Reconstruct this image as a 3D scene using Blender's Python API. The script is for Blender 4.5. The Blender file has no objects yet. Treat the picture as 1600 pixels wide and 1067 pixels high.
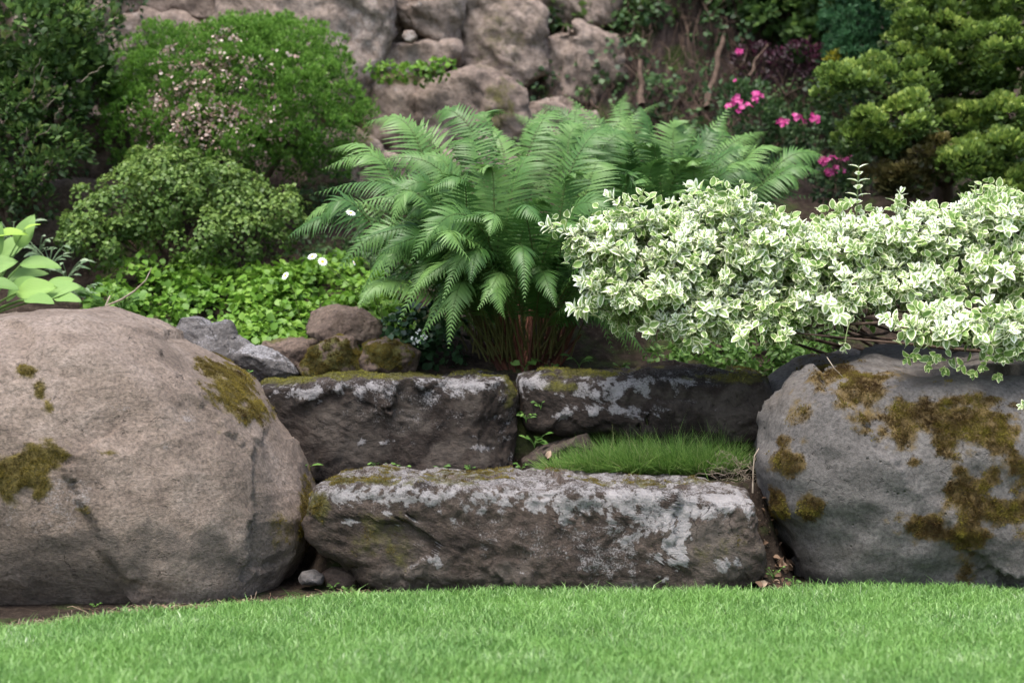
import bpy, math, random
import numpy as np
from mathutils import Matrix, Vector

# ------------------------------------------------------------------ camera, sky, sun, exposure
SC = bpy.context.scene
COL = SC.collection
F_PX, HOR, CAM = 3093.0, 430.0, np.array([0.0, -7.0, 1.15])
ALPHA = math.atan((533.5 - HOR) / F_PX)
cam_data = bpy.data.cameras.new('camera')
cam_data.sensor_width = 36.0
cam_data.lens = 36.0 * F_PX / 1600.0
cam_data.clip_start, cam_data.clip_end = 0.1, 500.0
cam_data.dof.use_dof = True
cam_data.dof.focus_distance = 7.45
cam_data.dof.aperture_fstop = 2.1
cam = bpy.data.objects.new('camera', cam_data)
cam.location = CAM
cam.rotation_euler = (math.pi / 2 - ALPHA, 0, 0)
COL.objects.link(cam)
SC.camera = cam

SUN_EL, SUN_AZ = math.radians(68), math.radians(205)     # azimuth clockwise from +Y
world = bpy.data.worlds.new('World')
SC.world = world
world.use_nodes = True
wn = world.node_tree
wn.nodes.clear()
w_out = wn.nodes.new('ShaderNodeOutputWorld')
w_bg = wn.nodes.new('ShaderNodeBackground')
w_sky = wn.nodes.new('ShaderNodeTexSky')
w_sky.sky_type = 'NISHITA'
w_sky.sun_disc = False
w_sky.sun_elevation = SUN_EL
w_sky.sun_rotation = SUN_AZ
w_sky.air_density = 1.0
w_sky.dust_density = 4.0
w_sky.ozone_density = 0.6
w_bg.inputs['Strength'].default_value = 0.145
wn.links.new(w_sky.outputs[0], w_bg.inputs[0])
wn.links.new(w_bg.outputs[0], w_out.inputs[0])
sun_data = bpy.data.lights.new('sun', 'SUN')
sun_data.energy = 1.5
sun_data.angle = math.radians(22)
sun_data.color = (1.0, 0.98, 0.95)
sun = bpy.data.objects.new('sun', sun_data)
sd = Vector((math.sin(SUN_AZ) * math.cos(SUN_EL), math.cos(SUN_AZ) * math.cos(SUN_EL), math.sin(SUN_EL)))
sun.rotation_euler = sd.to_track_quat('Z', 'Y').to_euler()
sun.location = (0, -3, 9)
COL.objects.link(sun)
SC.view_settings.view_transform = 'Standard'
SC.view_settings.look = 'None'
SC.view_settings.gamma = 1.0
SC.view_settings.exposure = 1.5
SC.render.engine = 'CYCLES'
SC.cycles.use_denoising = True
SC.cycles.max_bounces = 6
SC.cycles.transparent_max_bounces = 4

RNG = np.random.default_rng(7)
random.seed(7)

# ------------------------------------------------------------------ small maths
CA, SA = math.cos(ALPHA), math.sin(ALPHA)


def at(px, py, Y):
    """world point on the plane y=Y seen at photo pixel (px, py)"""
    u, v = (px - 800.0) / F_PX, (533.5 - py) / F_PX
    d = np.array([u, CA + v * SA, -SA + v * CA])
    return CAM + d * ((Y - CAM[1]) / d[1])


def proj(V):
    q = np.asarray(V) - CAM
    z = q[..., 1] * CA - q[..., 2] * SA
    return 800 + F_PX * q[..., 0] / z, 533.5 - F_PX * (q[..., 1] * SA + q[..., 2] * CA) / z


def sm(a, b, x):
    t = np.clip((x - a) / (b - a), 0, 1)
    return t * t * (3 - 2 * t)


def unit(v):
    v = np.asarray(v, float)
    return v / np.maximum(np.linalg.norm(v, axis=-1, keepdims=True), 1e-9)


_G = unit(np.random.default_rng(3).normal(size=(64, 3)))


def _hash(x, y, z, s):
    h = (x * 374761393 + y * 668265263 + z * 2147483647 + s * 1274126177) & 0xffffffff
    h = ((h ^ (h >> 13)) * 1274126177) & 0xffffffff
    return (h ^ (h >> 16)) & 63


def noise(P, seed=0):
    P = np.asarray(P, float)
    I = np.floor(P).astype(np.int64)
    f = P - I
    w = f * f * f * (f * (f * 6 - 15) + 10)
    r = 0
    for dx in (0, 1):
        wx = w[:, 0] if dx else 1 - w[:, 0]
        for dy in (0, 1):
            wy = w[:, 1] if dy else 1 - w[:, 1]
            for dz in (0, 1):
                wz = w[:, 2] if dz else 1 - w[:, 2]
                g = _G[_hash(I[:, 0] + dx, I[:, 1] + dy, I[:, 2] + dz, seed)]
                r = r + wx * wy * wz * ((f[:, 0] - dx) * g[:, 0] + (f[:, 1] - dy) * g[:, 1] + (f[:, 2] - dz) * g[:, 2])
    return r * 1.6


def fbm(P, octv=4, seed=0, gain=0.5):
    a, r, fr = 1.0, 0, 1.0
    for k in range(octv):
        r = r + a * noise(np.asarray(P) * fr, seed + k * 17)
        a *= gain
        fr *= 2.07
    return r


def ridged(P, octv=4, seed=0):
    a, r, fr = 1.0, 0, 1.0
    for k in range(octv):
        r = r + a * (1 - 2 * np.abs(noise(np.asarray(P) * fr, seed + k * 31)))
        a *= 0.5
        fr *= 2.07
    return r


# ------------------------------------------------------------------ objects
LOC = {}


def tag(o, label=None, cat=None, group=None, kind=None):
    if label: o['label'] = label
    if cat: o['category'] = cat
    if group: o['group'] = group
    if kind: o['kind'] = kind
    return o


def empty(name, loc, label, cat, group=None):
    o = bpy.data.objects.new(name, None)
    o.empty_display_size = 0.05
    COL.objects.link(o)
    o.location = loc
    LOC[o.name] = np.array(loc, float)
    return tag(o, label, cat, group)


def make_mesh(name, V, Fc, mat=None, attrs=None, smooth=True):
    V = np.ascontiguousarray(V, dtype=np.float32)
    Fc = np.ascontiguousarray(Fc, dtype=np.int32)
    k = Fc.shape[1]
    me = bpy.data.meshes.new(name)
    me.vertices.add(len(V))
    me.vertices.foreach_set('co', V.ravel())
    me.loops.add(Fc.size)
    me.loops.foreach_set('vertex_index', Fc.ravel())
    me.polygons.add(len(Fc))
    me.polygons.foreach_set('loop_start', np.arange(0, Fc.size, k, dtype=np.int32))
    if smooth:
        me.polygons.foreach_set('use_smooth', np.ones(len(Fc), dtype=bool))
    for an, av in (attrs or {}).items():
        a = me.attributes.new(an, 'FLOAT', 'POINT')
        a.data.foreach_set('value', np.ascontiguousarray(av, dtype=np.float32))
    me.update(calc_edges=True)
    if mat: me.materials.append(mat)
    return me


def put(name, V, Fc, mat, parent=None, attrs=None, smooth=True, base=None, kind=None):
    """one mesh object from world-space vertices"""
    V = np.asarray(V, float)
    pl = LOC[parent.name] if parent else np.zeros(3)
    if base is None:
        base = pl if parent else np.array([(V[:, 0].min() + V[:, 0].max()) / 2, (V[:, 1].min() + V[:, 1].max()) / 2, V[:, 2].min()])
    base = np.asarray(base, float)
    o = bpy.data.objects.new(name, make_mesh(name, V - base, Fc, mat, attrs, smooth))
    COL.objects.link(o)
    o.location = base - pl
    LOC[o.name] = base
    if parent: o.parent = parent
    if kind: o['kind'] = kind
    return o


class Acc:
    """collects triangles"""

    def __init__(s):
        s.v, s.f, s.a, s.b, s.n = [], [], [], [], 0

    def add(s, V, Fc, tint=0.5, aux=0.0):
        V = np.asarray(V, float)
        s.v.append(V)
        s.f.append(np.asarray(Fc) + s.n)
        s.a.append(np.broadcast_to(np.asarray(tint, float), (len(V),)))
        s.b.append(np.broadcast_to(np.asarray(aux, float), (len(V),)))
        s.n += len(V)

    def inst(s, T, pos, R, scale, tint=None):
        """T=(V,F,aux) template; pos (N,3), R (N,3,3) columns = width, length, normal"""
        TV, TF, TA = T
        N, n = len(pos), len(TV)
        sc = np.asarray(scale, float)
        if sc.ndim == 1: sc = sc[:, None]
        if sc.ndim == 2: sc = sc[:, None, :]
        W = np.einsum('nij,nkj->nki', R, TV[None] * sc) + pos[:, None, :]
        FF = (TF[None] + (np.arange(N) * n)[:, None, None]).reshape(-1, 3)
        if tint is None: tint = RNG.random(N)
        s.add(W.reshape(-1, 3), FF, np.repeat(tint, n), np.tile(TA, N))

    def tube(s, pts, rad, sides=5, tint=0.5, aux=0.0):
        V, Fc = tube(pts, rad, sides)
        s.add(V, Fc, tint, aux)

    def build(s, name, mat, parent=None, smooth=True, base=None, kind=None):
        return put(name, np.concatenate(s.v), np.concatenate(s.f), mat, parent,
                   {'tint': np.concatenate(s.a), 'aux': np.concatenate(s.b)}, smooth, base, kind)


def frame(t, n):
    """columns width, length(t), normal ~ n"""
    t = unit(t)
    x = np.cross(t, n)
    bad = np.linalg.norm(x, axis=-1) < 1e-4
    if np.any(bad):
        x[bad] = np.cross(t[bad], np.array([0.31, 0.77, 0.2]))
    x = unit(x)
    z = np.cross(x, t)
    return np.stack([x, t, z], axis=-1)


def tube(pts, rad, sides=5):
    pts = np.asarray(pts, float)
    n = len(pts)
    rad = np.broadcast_to(np.asarray(rad, float), (n,))
    t = unit(np.gradient(pts, axis=0))
    ref = np.array([0.13, 0.21, 0.97]) if abs(t[:, 2]).mean() < 0.8 else np.array([0.9, 0.4, 0.1])
    a = unit(np.cross(t, ref))
    b = np.cross(t, a)
    ang = np.arange(sides) * 2 * math.pi / sides
    ring = pts[:, None] + rad[:, None, None] * (np.cos(ang)[None, :, None] * a[:, None] + np.sin(ang)[None, :, None] * b[:, None])
    V = ring.reshape(-1, 3)
    i = np.arange(n - 1)[:, None] * sides
    j = np.arange(sides)[None]
    j2 = (j + 1) % sides
    q = np.stack([i + j, i + j2, i + sides + j2, i + sides + j], -1).reshape(-1, 4)
    Fc = np.concatenate([q[:, [0, 1, 2]], q[:, [0, 2, 3]]])
    V = np.concatenate([V, pts[-1:]])
    e = (n - 1) * sides
    cap = np.stack([e + np.arange(sides), e + (np.arange(sides) + 1) % sides, np.full(sides, n * sides)], -1)
    return V, np.concatenate([Fc, cap])


def curve(p0, p1, p2, n):
    t = np.linspace(0, 1, n)[:, None]
    return (1 - t) ** 2 * np.asarray(p0) + 2 * t * (1 - t) * np.asarray(p1) + t * t * np.asarray(p2)


def wiggle(p0, p1, n, amp, seed):
    t = np.linspace(0, 1, n)[:, None]
    P = (1 - t) * np.asarray(p0) + t * np.asarray(p1)
    L = np.linalg.norm(np.asarray(p1) - np.asarray(p0))
    q = np.stack([t[:, 0] * 3 + seed * 7.3, np.full(n, seed * 1.7), np.zeros(n)], -1)
    for k in range(3):
        P[:, k] += amp * L * noise(q + k * 11.3, seed) * np.sin(np.pi * np.minimum(t[:, 0] * 1.0, 1))
    return P


# ------------------------------------------------------------------ materials
class NT:
    def __init__(s, name):
        s.m = bpy.data.materials.new(name)
        s.m.use_nodes = True
        s.t = s.m.node_tree
        s.t.nodes.clear()
        s.out = s.t.nodes.new('ShaderNodeOutputMaterial')
        g = s.t.nodes.new('ShaderNodeTexCoord')
        s.obj = g.outputs['Object']
        geo = s.t.nodes.new('ShaderNodeNewGeometry')
        s.pos = geo.outputs['Position']
        s.nrm = geo.outputs['Normal']

    def set(s, sock, v):
        if hasattr(v, 'is_linked') or isinstance(v, bpy.types.NodeSocket): s.t.links.new(v, sock)
        elif v is not None: sock.default_value = v

    def noise(s, scale, detail=5, rough=0.55, vec=None, dist=0.0):
        n = s.t.nodes.new('ShaderNodeTexNoise')
        s.set(n.inputs['Vector'], vec or s.pos)
        n.inputs['Scale'].default_value = scale
        n.inputs['Detail'].default_value = detail
        n.inputs['Roughness'].default_value = rough
        n.inputs['Distortion'].default_value = dist
        return n.outputs[0]

    def vor(s, scale, feature='F1', vec=None, out=0, rnd=1.0):
        n = s.t.nodes.new('ShaderNodeTexVoronoi')
        n.feature = feature
        s.set(n.inputs['Vector'], vec or s.pos)
        n.inputs['Scale'].default_value = scale
        n.inputs['Randomness'].default_value = rnd
        return n.outputs[out]

    def mapv(s, sc, vec=None):
        n = s.t.nodes.new('ShaderNodeMapping')
        s.set(n.inputs['Vector'], vec or s.pos)
        n.inputs['Scale'].default_value = sc
        return n.outputs[0]

    def ramp(s, f, stops, interp='LINEAR'):
        n = s.t.nodes.new('ShaderNodeValToRGB')
        n.color_ramp.interpolation = interp
        e = n.color_ramp.elements
        while len(e) < len(stops): e.new(0.5)
        for i, (p, c) in enumerate(stops):
            e[i].position = p
            e[i].color = (c, c, c, 1) if isinstance(c, (int, float)) else (*c, 1)
        s.set(n.inputs[0], f)
        return n.outputs[0]

    def mix(s, f, a, b, mode='MIX'):
        n = s.t.nodes.new('ShaderNodeMix')
        n.data_type = 'RGBA'
        n.blend_type = mode
        s.set(n.inputs[0], f)
        for k, v in ((6, a), (7, b)):
            if isinstance(v, tuple): v = (*v, 1)
            s.set(n.inputs[k], v)
        return n.outputs[2]

    def math(s, op, a, b=None, c=None):
        n = s.t.nodes.new('ShaderNodeMath')
        n.operation = op
        for k, v in enumerate((a, b, c)):
            if v is not None: s.set(n.inputs[k], v)
        return n.outputs[0]

    def mad(s, a, m, c):
        return s.math('MULTIPLY_ADD', a, m, c)

    def clampm(s, a, lo, hi):
        n = s.t.nodes.new('ShaderNodeMapRange')
        n.interpolation_type = 'SMOOTHSTEP'
        s.set(n.inputs[0], a)
        n.inputs[1].default_value, n.inputs[2].default_value = lo, hi
        return n.outputs[0]

    def attr(s, name):
        n = s.t.nodes.new('ShaderNodeAttribute')
        n.attribute_name = name
        return n.outputs['Fac']

    def sepz(s, v):
        n = s.t.nodes.new('ShaderNodeSeparateXYZ')
        s.set(n.inputs[0], v)
        return n.outputs[2]

    def objrand(s):
        return s.t.nodes.new('ShaderNodeObjectInfo').outputs['Random']

    def bump(s, h, strength=0.5, dist=0.01, nrm=None):
        n = s.t.nodes.new('ShaderNodeBump')
        n.inputs['Strength'].default_value = strength
        n.inputs['Distance'].default_value = dist
        s.set(n.inputs['Height'], h)
        if nrm: s.set(n.inputs['Normal'], nrm)
        return n.outputs[0]

    def surf(s, col, rough=0.8, normal=None, spec=0.3, trans=0.0, tcol=None):
        p = s.t.nodes.new('ShaderNodeBsdfPrincipled')
        s.set(p.inputs['Base Color'], (*col, 1) if isinstance(col, tuple) else col)
        s.set(p.inputs['Roughness'], rough)
        s.set(p.inputs['Specular IOR Level'], spec)
        if normal: s.set(p.inputs['Normal'], normal)
        o = p.outputs[0]
        if trans > 0:
            tr = s.t.nodes.new('ShaderNodeBsdfTranslucent')
            tc = tcol if tcol is not None else col
            s.set(tr.inputs[0], (*tc, 1) if isinstance(tc, tuple) else tc)
            mx = s.t.nodes.new('ShaderNodeMixShader')
            mx.inputs[0].default_value = trans
            s.t.links.new(o, mx.inputs[1])
            s.t.links.new(tr.outputs[0], mx.inputs[2])
            o = mx.outputs[0]
        s.t.links.new(o, s.out.inputs[0])
        return s.m


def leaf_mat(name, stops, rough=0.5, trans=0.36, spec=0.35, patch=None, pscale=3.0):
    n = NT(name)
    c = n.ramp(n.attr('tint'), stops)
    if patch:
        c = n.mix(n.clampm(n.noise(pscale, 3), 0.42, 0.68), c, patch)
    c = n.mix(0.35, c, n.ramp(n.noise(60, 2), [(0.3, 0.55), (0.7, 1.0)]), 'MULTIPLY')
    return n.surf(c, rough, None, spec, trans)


def moss_mat(name, a, b, c3):
    n = NT(name)
    c = n.ramp(n.math('ADD', n.attr('tint'), n.mad(n.noise(14, 3), 0.8, -0.4)), [(0.1, a), (0.5, b), (0.95, c3)])
    return n.surf(c, 0.85, None, 0.15, 0.15)


def rock_mat(name, dark, mid, light, lichen, moss=(0.075, 0.07, 0.018), stain_shade=(0.05, 0.042, 0.035), grain=1.0, strata=False, pits=0.0,
             lich_amt=0.0, bstr=0.95):
    """attributes: m_moss, m_lich (pale crust), m_stain_shade (dark stains, in places painted shade)"""
    n = NT(name)
    v = n.mapv((1, 1, 1.25)) if strata else n.pos
    big = n.noise(2.3, 6, 0.6, v, 0.3)
    med = n.noise(9, 8, 0.7, v, 0.15)
    fine = n.noise(70 * grain, 6, 0.7)
    f = n.math('ADD', n.mad(big, 0.55, 0.0), n.mad(med, 0.45, 0.0))
    c = n.ramp(f, [(0.33, dark), (0.5, mid), (0.66, light)])
    c = n.mix(0.55, c, n.ramp(fine, [(0.36, 0.18), (0.5, 0.8), (0.64, 1.35)]), 'MULTIPLY')
    spk = n.vor(160 * grain)
    c = n.mix(n.mad(n.clampm(spk, 0.32, 0.1), 0.35, 0.0), c, light)
    # dark film: stains, on some rocks shade put into the colour
    st = n.clampm(n.math('ADD', n.math('MULTIPLY', n.attr('m_stain_shade'), 0.95), n.mad(n.noise(7, 9, 0.78), 1.9, -0.95)), 0.15, 1.15)
    c = n.mix(n.math('MULTIPLY', st, 0.85), c, n.mix(fine, stain_shade, tuple(x * 2.2 for x in stain_shade)))
    # lichen crust: broken blotches
    ln = n.math('ADD', n.mad(n.noise(20, 8, 0.8), 0.5, 0.0), n.mad(n.noise(140, 5, 0.75), 0.5, 0.0))
    lf = n.clampm(n.math('ADD', n.mad(n.attr('m_lich'), 0.24, lich_amt - 0.02), n.math('SUBTRACT', ln, 0.5)), 0.06, 0.2)
    lc = n.mix(n.noise(150, 3), lichen, tuple(min(1, x * 0.62) for x in lichen))
    c = n.mix(n.math('MULTIPLY', lf, 0.88), c, lc)
    mf = n.clampm(n.math('ADD', n.attr('m_moss'), n.mad(n.noise(24, 8, 0.8), 1.9, -0.95)), 0.15, 0.85)
    mc = n.ramp(n.noise(40, 5, 0.7), [(0.3, tuple(x * 0.45 for x in moss)), (0.55, moss), (0.75, tuple(x * 1.7 for x in moss))])
    c = n.mix(mf, c, mc)
    h = n.math('ADD', n.mad(fine, 0.5, 0.0), n.mad(med, 1.6, 0.0))
    h = n.math('ADD', h, n.mad(n.noise(260 * grain, 3), 0.22, 0.0))
    h = n.math('ADD', h, n.mad(lf, 0.12, 0.0))
    if strata:
        h = n.math('ADD', h, n.mad(n.noise(14, 7, 0.75, n.mapv((1, 1, 2.2)), 0.8), 0.9, 0.0))
    if pits:
        pv = n.clampm(n.vor(22, vec=n.mapv((1, 1, 1))), 0.16, 0.05)
        pv = n.math('MULTIPLY', pv, n.clampm(n.noise(5, 2), 0.5, 0.6))
        h = n.math('SUBTRACT', h, n.mad(pv, pits, 0.0))
        c = n.mix(n.math('MULTIPLY', pv, 0.85), c, (0.035, 0.033, 0.025))
    wv = n.t.nodes.new('ShaderNodeVectorMath')
    wv.operation = 'MULTIPLY_ADD'
    nz = n.t.nodes.new('ShaderNodeTexNoise')
    nz.inputs['Scale'].default_value = 6.0
    nz.inputs['Detail'].default_value = 5.0
    n.t.links.new(n.pos, nz.inputs['Vector'])
    n.t.links.new(nz.outputs[1], wv.inputs[0])
    wv.inputs[1].default_value = (0.22, 0.22, 0.22)
    n.t.links.new(n.pos, wv.inputs[2])
    ed = n.vor(5.0, 'DISTANCE_TO_EDGE', wv.outputs[0])
    ck = n.math('MULTIPLY', n.clampm(ed, 0.010, 0.002), n.clampm(n.noise(3.1, 4), 0.60, 0.68))
    c = n.mix(n.math('MULTIPLY', ck, 0.7), c, tuple(x * 0.35 for x in dark))
    h = n.math('SUBTRACT', h, n.mad(ck, 0.9, 0.0))
    chip = n.math('MULTIPLY', n.clampm(n.noise(38, 3, 0.6), 0.62, 0.7), n.clampm(n.noise(4, 2), 0.42, 0.6))
    h = n.math('SUBTRACT', h, n.mad(chip, 0.5, 0.0))
    c = n.mix(n.math('MULTIPLY', chip, 0.45), c, tuple(x * 0.5 for x in dark))
    nb = n.bump(h, bstr, 0.014)
    return n.surf(c, 0.82, nb, 0.25)


# ------------------------------------------------------------------ ground
GB = [(-9, -0.80), (-1.70, -0.66), (-1.35, -0.44), (-1.12, -0.28), (-0.80, -0.07), (-0.56, 0.05), (0.0, 0.15), (0.9, 0.15), (1.1, 0.26), (1.4, 0.27), (1.8, 0.22), (9, 0.2)]


def lawn_edge(x):
    return np.interp(x, [p[0] for p in GB], [p[1] for p in GB])


def ground_z(x, y):
    x, y = np.asarray(x, float), np.asarray(y, float)
    P = np.stack([x * 1.0, y * 1.0, np.zeros_like(x)], -1)
    z = 0.012 * fbm(P * 2.0, 2, 5)
    # terrace behind the lowest step, bed behind the upper slabs, then the rise to the wall
    # the rise starts further back on the left where the boulder stands
    mid = sm(-0.80, -0.62, x) * (1 - sm(0.92, 1.08, x))
    z = z + (0.36 * sm(0.30, 0.5, y) + 0.36 * sm(0.86, 1.12, y)) * mid + 0.72 * sm(0.7, 1.5, y) * (1 - mid)
    z = z + 0.40 * sm(1.2, 2.4, y) * (1 - 0.25 * sm(-0.2, 0.8, x))
    z = z + 0.55 * sm(2.4, 3.6, y)
    wob = 0.25 * fbm(np.stack([x * 0.9, y * 0.0, np.zeros_like(x)], -1), 3, 9)
    z = z + 2.9 * sm(3.75, 5.4, y + wob * (y > 3)) * (1 - 0.0 * x)
    z = z + 1.2 * sm(5.4, 12, y)
    bank = sm(3.3, 3.9, y) * (1 - sm(8, 12, y))
    z = z + bank * 0.16 * ridged(np.stack([x * 3.2, y * 1.2, z * 1.1], -1), 4, 21)
    bed = sm(0.4, 0.6, y)
    z = z + bed * 0.02 * fbm(P * 6, 3, 8)
    return z


def build_ground():
    def axis(lo, a, b, hi, step, far):
        k = np.arange(a, b + 1e-6, step)
        g1 = a - np.geomspace(step, a - lo, far)[::-1]
        g2 = b + np.geomspace(step, hi - b, far)
        return np.concatenate([g1, k, g2])
    xs = axis(-120, -3.2, 3.6, 120, 0.034, 18)
    ys = axis(-120, -1.5, 5.6, 120, 0.034, 18)
    X, Y = np.meshgrid(xs, ys)
    x, y = X.ravel(), Y.ravel()
    z = ground_z(x, y)
    nx, ny = len(xs), len(ys)
    i = (np.arange(ny - 1)[:, None] * nx + np.arange(nx - 1)[None]).ravel()
    Fc = np.stack([i, i + 1, i + nx + 1, i + nx], -1)
    e = lawn_edge(x)
    lawn = 1 - sm(-0.03, 0.03, y - e)
    n = NT('ground_soil')
    soil = n.ramp(n.noise(14, 8, 0.7), [(0.3, (0.010, 0.007, 0.005)), (0.5, (0.028, 0.020, 0.015)), (0.7, (0.065, 0.049, 0.037))])
    soil = n.mix(n.clampm(n.noise(60, 4, 0.7), 0.58, 0.68), soil, (0.11, 0.085, 0.06))
    root = n.noise(9, 7, 0.7, n.mapv((2.4, 1.0, 0.45)), 0.7)
    bk = n.ramp(root, [(0.32, (0.016, 0.011, 0.010)), (0.5, (0.058, 0.042, 0.037)), (0.68, (0.125, 0.092, 0.08))])
    c = n.mix(n.attr('m_bank'), soil, bk)
    c = n.mix(n.math('MULTIPLY', n.clampm(n.noise(4.5, 5, 0.65), 0.5, 0.62), n.mad(n.attr('m_bank'), 0.25, 0.6)), c,
              n.ramp(n.noise(50, 4), [(0.3, (0.02, 0.035, 0.010)), (0.7, (0.06, 0.085, 0.022))]))
    c = n.mix(n.attr('m_lawn'), c, n.ramp(n.noise(40, 4), [(0.3, (0.03, 0.055, 0.012)), (0.7, (0.075, 0.13, 0.03))]))
    h = n.math('ADD', n.noise(45, 7, 0.7), n.mad(root, 1.4, 0.0))
    m = n.surf(c, 0.95, n.bump(h, 0.8, 0.02), 0.1)
    me = make_mesh('ground', np.stack([x, y, z], -1), Fc, m, {'m_lawn': lawn, 'm_bank': sm(3.2, 3.7, y)})
    o = bpy.data.objects.new('ground', me)
    COL.objects.link(o)
    tag(o, 'ground of lawn soil, planted terraces and root-covered bank rising behind', None, None, 'structure')


build_ground()

# ------------------------------------------------------------------ rocks
_ICO = {}


def ico(sub):
    if sub not in _ICO:
        import bmesh
        bm = bmesh.new()
        bmesh.ops.create_icosphere(bm, subdivisions=sub, radius=1.0)
        V = np.array([v.co[:] for v in bm.verts])
        Fc = np.array([[v.index for v in f.verts] for f in bm.faces])
        bm.free()
        _ICO[sub] = (unit(V), Fc)
    return _ICO[sub]


def boxgrid(hx, hy, hz, res):
    n = [max(6, int(2 * h / res)) for h in (hx, hy, hz)]
    V, Q, b = [], [], 0
    for ax in range(3):
        u, w = [(1, 2), (2, 0), (0, 1)][ax]
        gu, gw = np.linspace(-1, 1, n[u] + 1), np.linspace(-1, 1, n[w] + 1)
        U, W = np.meshgrid(gu, gw, indexing='ij')
        for sg in (-1, 1):
            P = np.zeros((U.size, 3))
            P[:, ax], P[:, u], P[:, w] = sg, U.ravel(), W.ravel()
            i = (np.arange(n[u])[:, None] * (n[w] + 1) + np.arange(n[w])[None]).ravel() + b
            q = np.stack([i, i + n[w] + 1, i + n[w] + 2, i + 1], -1)
            Q.append(q if sg > 0 else q[:, ::-1])
            V.append(P)
            b += len(P)
    V, Q = np.concatenate(V), np.concatenate(Q)
    _, first, inv = np.unique(np.round(V, 6), axis=0, return_index=True, return_inverse=True)
    Q = inv.ravel()[Q]
    return unit(V[first]), np.concatenate([Q[:, [0, 1, 2]], Q[:, [0, 2, 3]]])


def vnormals(V, Fc):
    fn = np.cross(V[Fc[:, 1]] - V[Fc[:, 0]], V[Fc[:, 2]] - V[Fc[:, 0]])
    N = np.zeros_like(V)
    for k in range(3): np.add.at(N, Fc[:, k], fn)
    return unit(N)


def blobs(px, py, spec, P, seed, ragged=0.5, fr=9.0):
    """soft mask made of ellipses (px, py, rx, ry[, weight]) with a noise-broken rim"""
    w = fbm(P * fr, 4, seed) + .6 * fbm(P * fr * 3.1, 3, seed + 40)
    r = np.zeros(len(px))
    for b in spec:
        wt = b[4] if len(b) > 4 else 1.0
        d = np.hypot((px - b[0]) / b[2], (py - b[1]) / b[3])
        r = np.maximum(r, wt * sm(1.35, 0.45, d + 1.3 * ragged * w))
    return r


def fracture(V, K, tilt, seed, jump=0.0):
    rg = np.random.default_rng(seed + 900)
    S = V[rg.choice(len(V), K, replace=False)]
    W = V + 0.035 * np.stack([fbm(V * 9, 3, seed + 1), fbm(V * 9, 3, seed + 2), fbm(V * 9, 3, seed + 3)], -1)
    best, arg = np.full(len(V), 1e9), np.zeros(len(V), int)
    for i in range(K):
        d = ((W - S[i]) ** 2).sum(1)
        m = d < best
        best[m], arg[m] = d[m], i
    T = rg.normal(size=(K, 3)) * tilt
    return ((V - S[arg]) * T[arg]).sum(1) + jump * rg.normal(size=K)[arg]


def rock_shape(outline, Yp, Yc, dep, sq=0.6, sub=6, seed=0, facets=8, fcut=0.86, amps=((1.6, 0.05), (5, 0.02), (16, 0.007)), strata=0.0,
               ridge=0.0, lean=0.0, res=0.0, frac=None):
    """outline: photo pixels on the plane y=Yp; Yc: centre depth; dep: half thickness"""
    O = np.array([at(a, b, Yp) for a, b in outline])[:, [0, 2]]
    lo, hi = O.min(0), O.max(0)
    c, hw = (lo + hi) / 2, (hi - lo) / 2
    Q = (O - c) / hw
    Q2 = np.roll(Q, -1, 0)
    t = np.linspace(0, 1, 24, endpoint=False)[:, None, None]
    D = ((1 - t) * Q[None] + t * Q2[None]).transpose(1, 0, 2).reshape(-1, 2)
    th, rr = np.arctan2(D[:, 1], D[:, 0]), np.hypot(D[:, 0], D[:, 1])
    o = np.argsort(th)
    th, rr = th[o], rr[o]
    th = np.concatenate([th - 2 * math.pi, th, th + 2 * math.pi])
    rr = np.tile(rr, 3)
    n, Fc = boxgrid(hw[0], dep, hw[1], res) if res else ico(sub)
    a = np.arctan2(n[:, 2], n[:, 0])
    s = np.hypot(n[:, 0], n[:, 2])
    r = np.interp(a, th, rr)
    ss, yy = s, n[:, 1]
    k = np.maximum((ss ** (2 / sq) + np.abs(yy) ** (2 / sq)) ** (sq / 2), 1e-6)
    V = np.stack([c[0] + hw[0] * r * ss / k * np.cos(a), Yc + dep * yy / k, c[1] + hw[1] * r * ss / k * np.sin(a)], -1)
    C = np.array([c[0], Yc, c[1]])
    H = np.array([hw[0], dep, hw[1]])
    rg = np.random.default_rng(seed)
    for _ in range(facets):
        m = unit(rg.normal(size=3) * np.array([1, 1.3, 0.8]))
        q = ((V - C) / H) @ m
        d = np.quantile(q, 0.995) * rg.uniform(fcut, 0.98)
        V = V - np.maximum(q - d, 0)[:, None] * 0.92 * m * H
    N = vnormals(V, Fc)
    P = V + seed * 3.71
    disp = np.zeros(len(V))
    for i, (fr, am) in enumerate(amps):
        disp += am * fbm(P * fr, 3, seed + i * 5)
    if strata:
        disp += strata * ridged(P * np.array([2.0, 2.0, 9.0]), 4, seed + 77)
    if ridge:
        disp += ridge * np.minimum(ridged(P * 3.0, 4, seed + 50), 0.6)
    if frac: disp += fracture(V, frac[0], frac[1], seed, frac[2])
    V = V + N * disp[:, None]
    if lean:
        V[:, 1] += lean * (V[:, 2] - C[2])
    return V, Fc, vnormals(V, Fc)


MOSS_T = None


def tuft_template():
    v, f = [], []
    rg = np.random.default_rng(5)
    for k in range(5):
        a = k * 2.513 + rg.uniform(-.3, .3)
        d = np.array([math.cos(a), math.sin(a), 0])
        p = np.array([-d[1], d[0], 0]) * 0.13
        lean = rg.uniform(0.25, 0.7)
        b = len(v)
        v += [d * 0.08 - p, d * 0.08 + p, d * (0.1 + lean) + np.array([0, 0, 1.0])]
        f += [[b, b + 1, b + 2]]
    return np.array(v), np.array(f), np.zeros(len(v))


MOSS_T = tuft_template()


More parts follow.
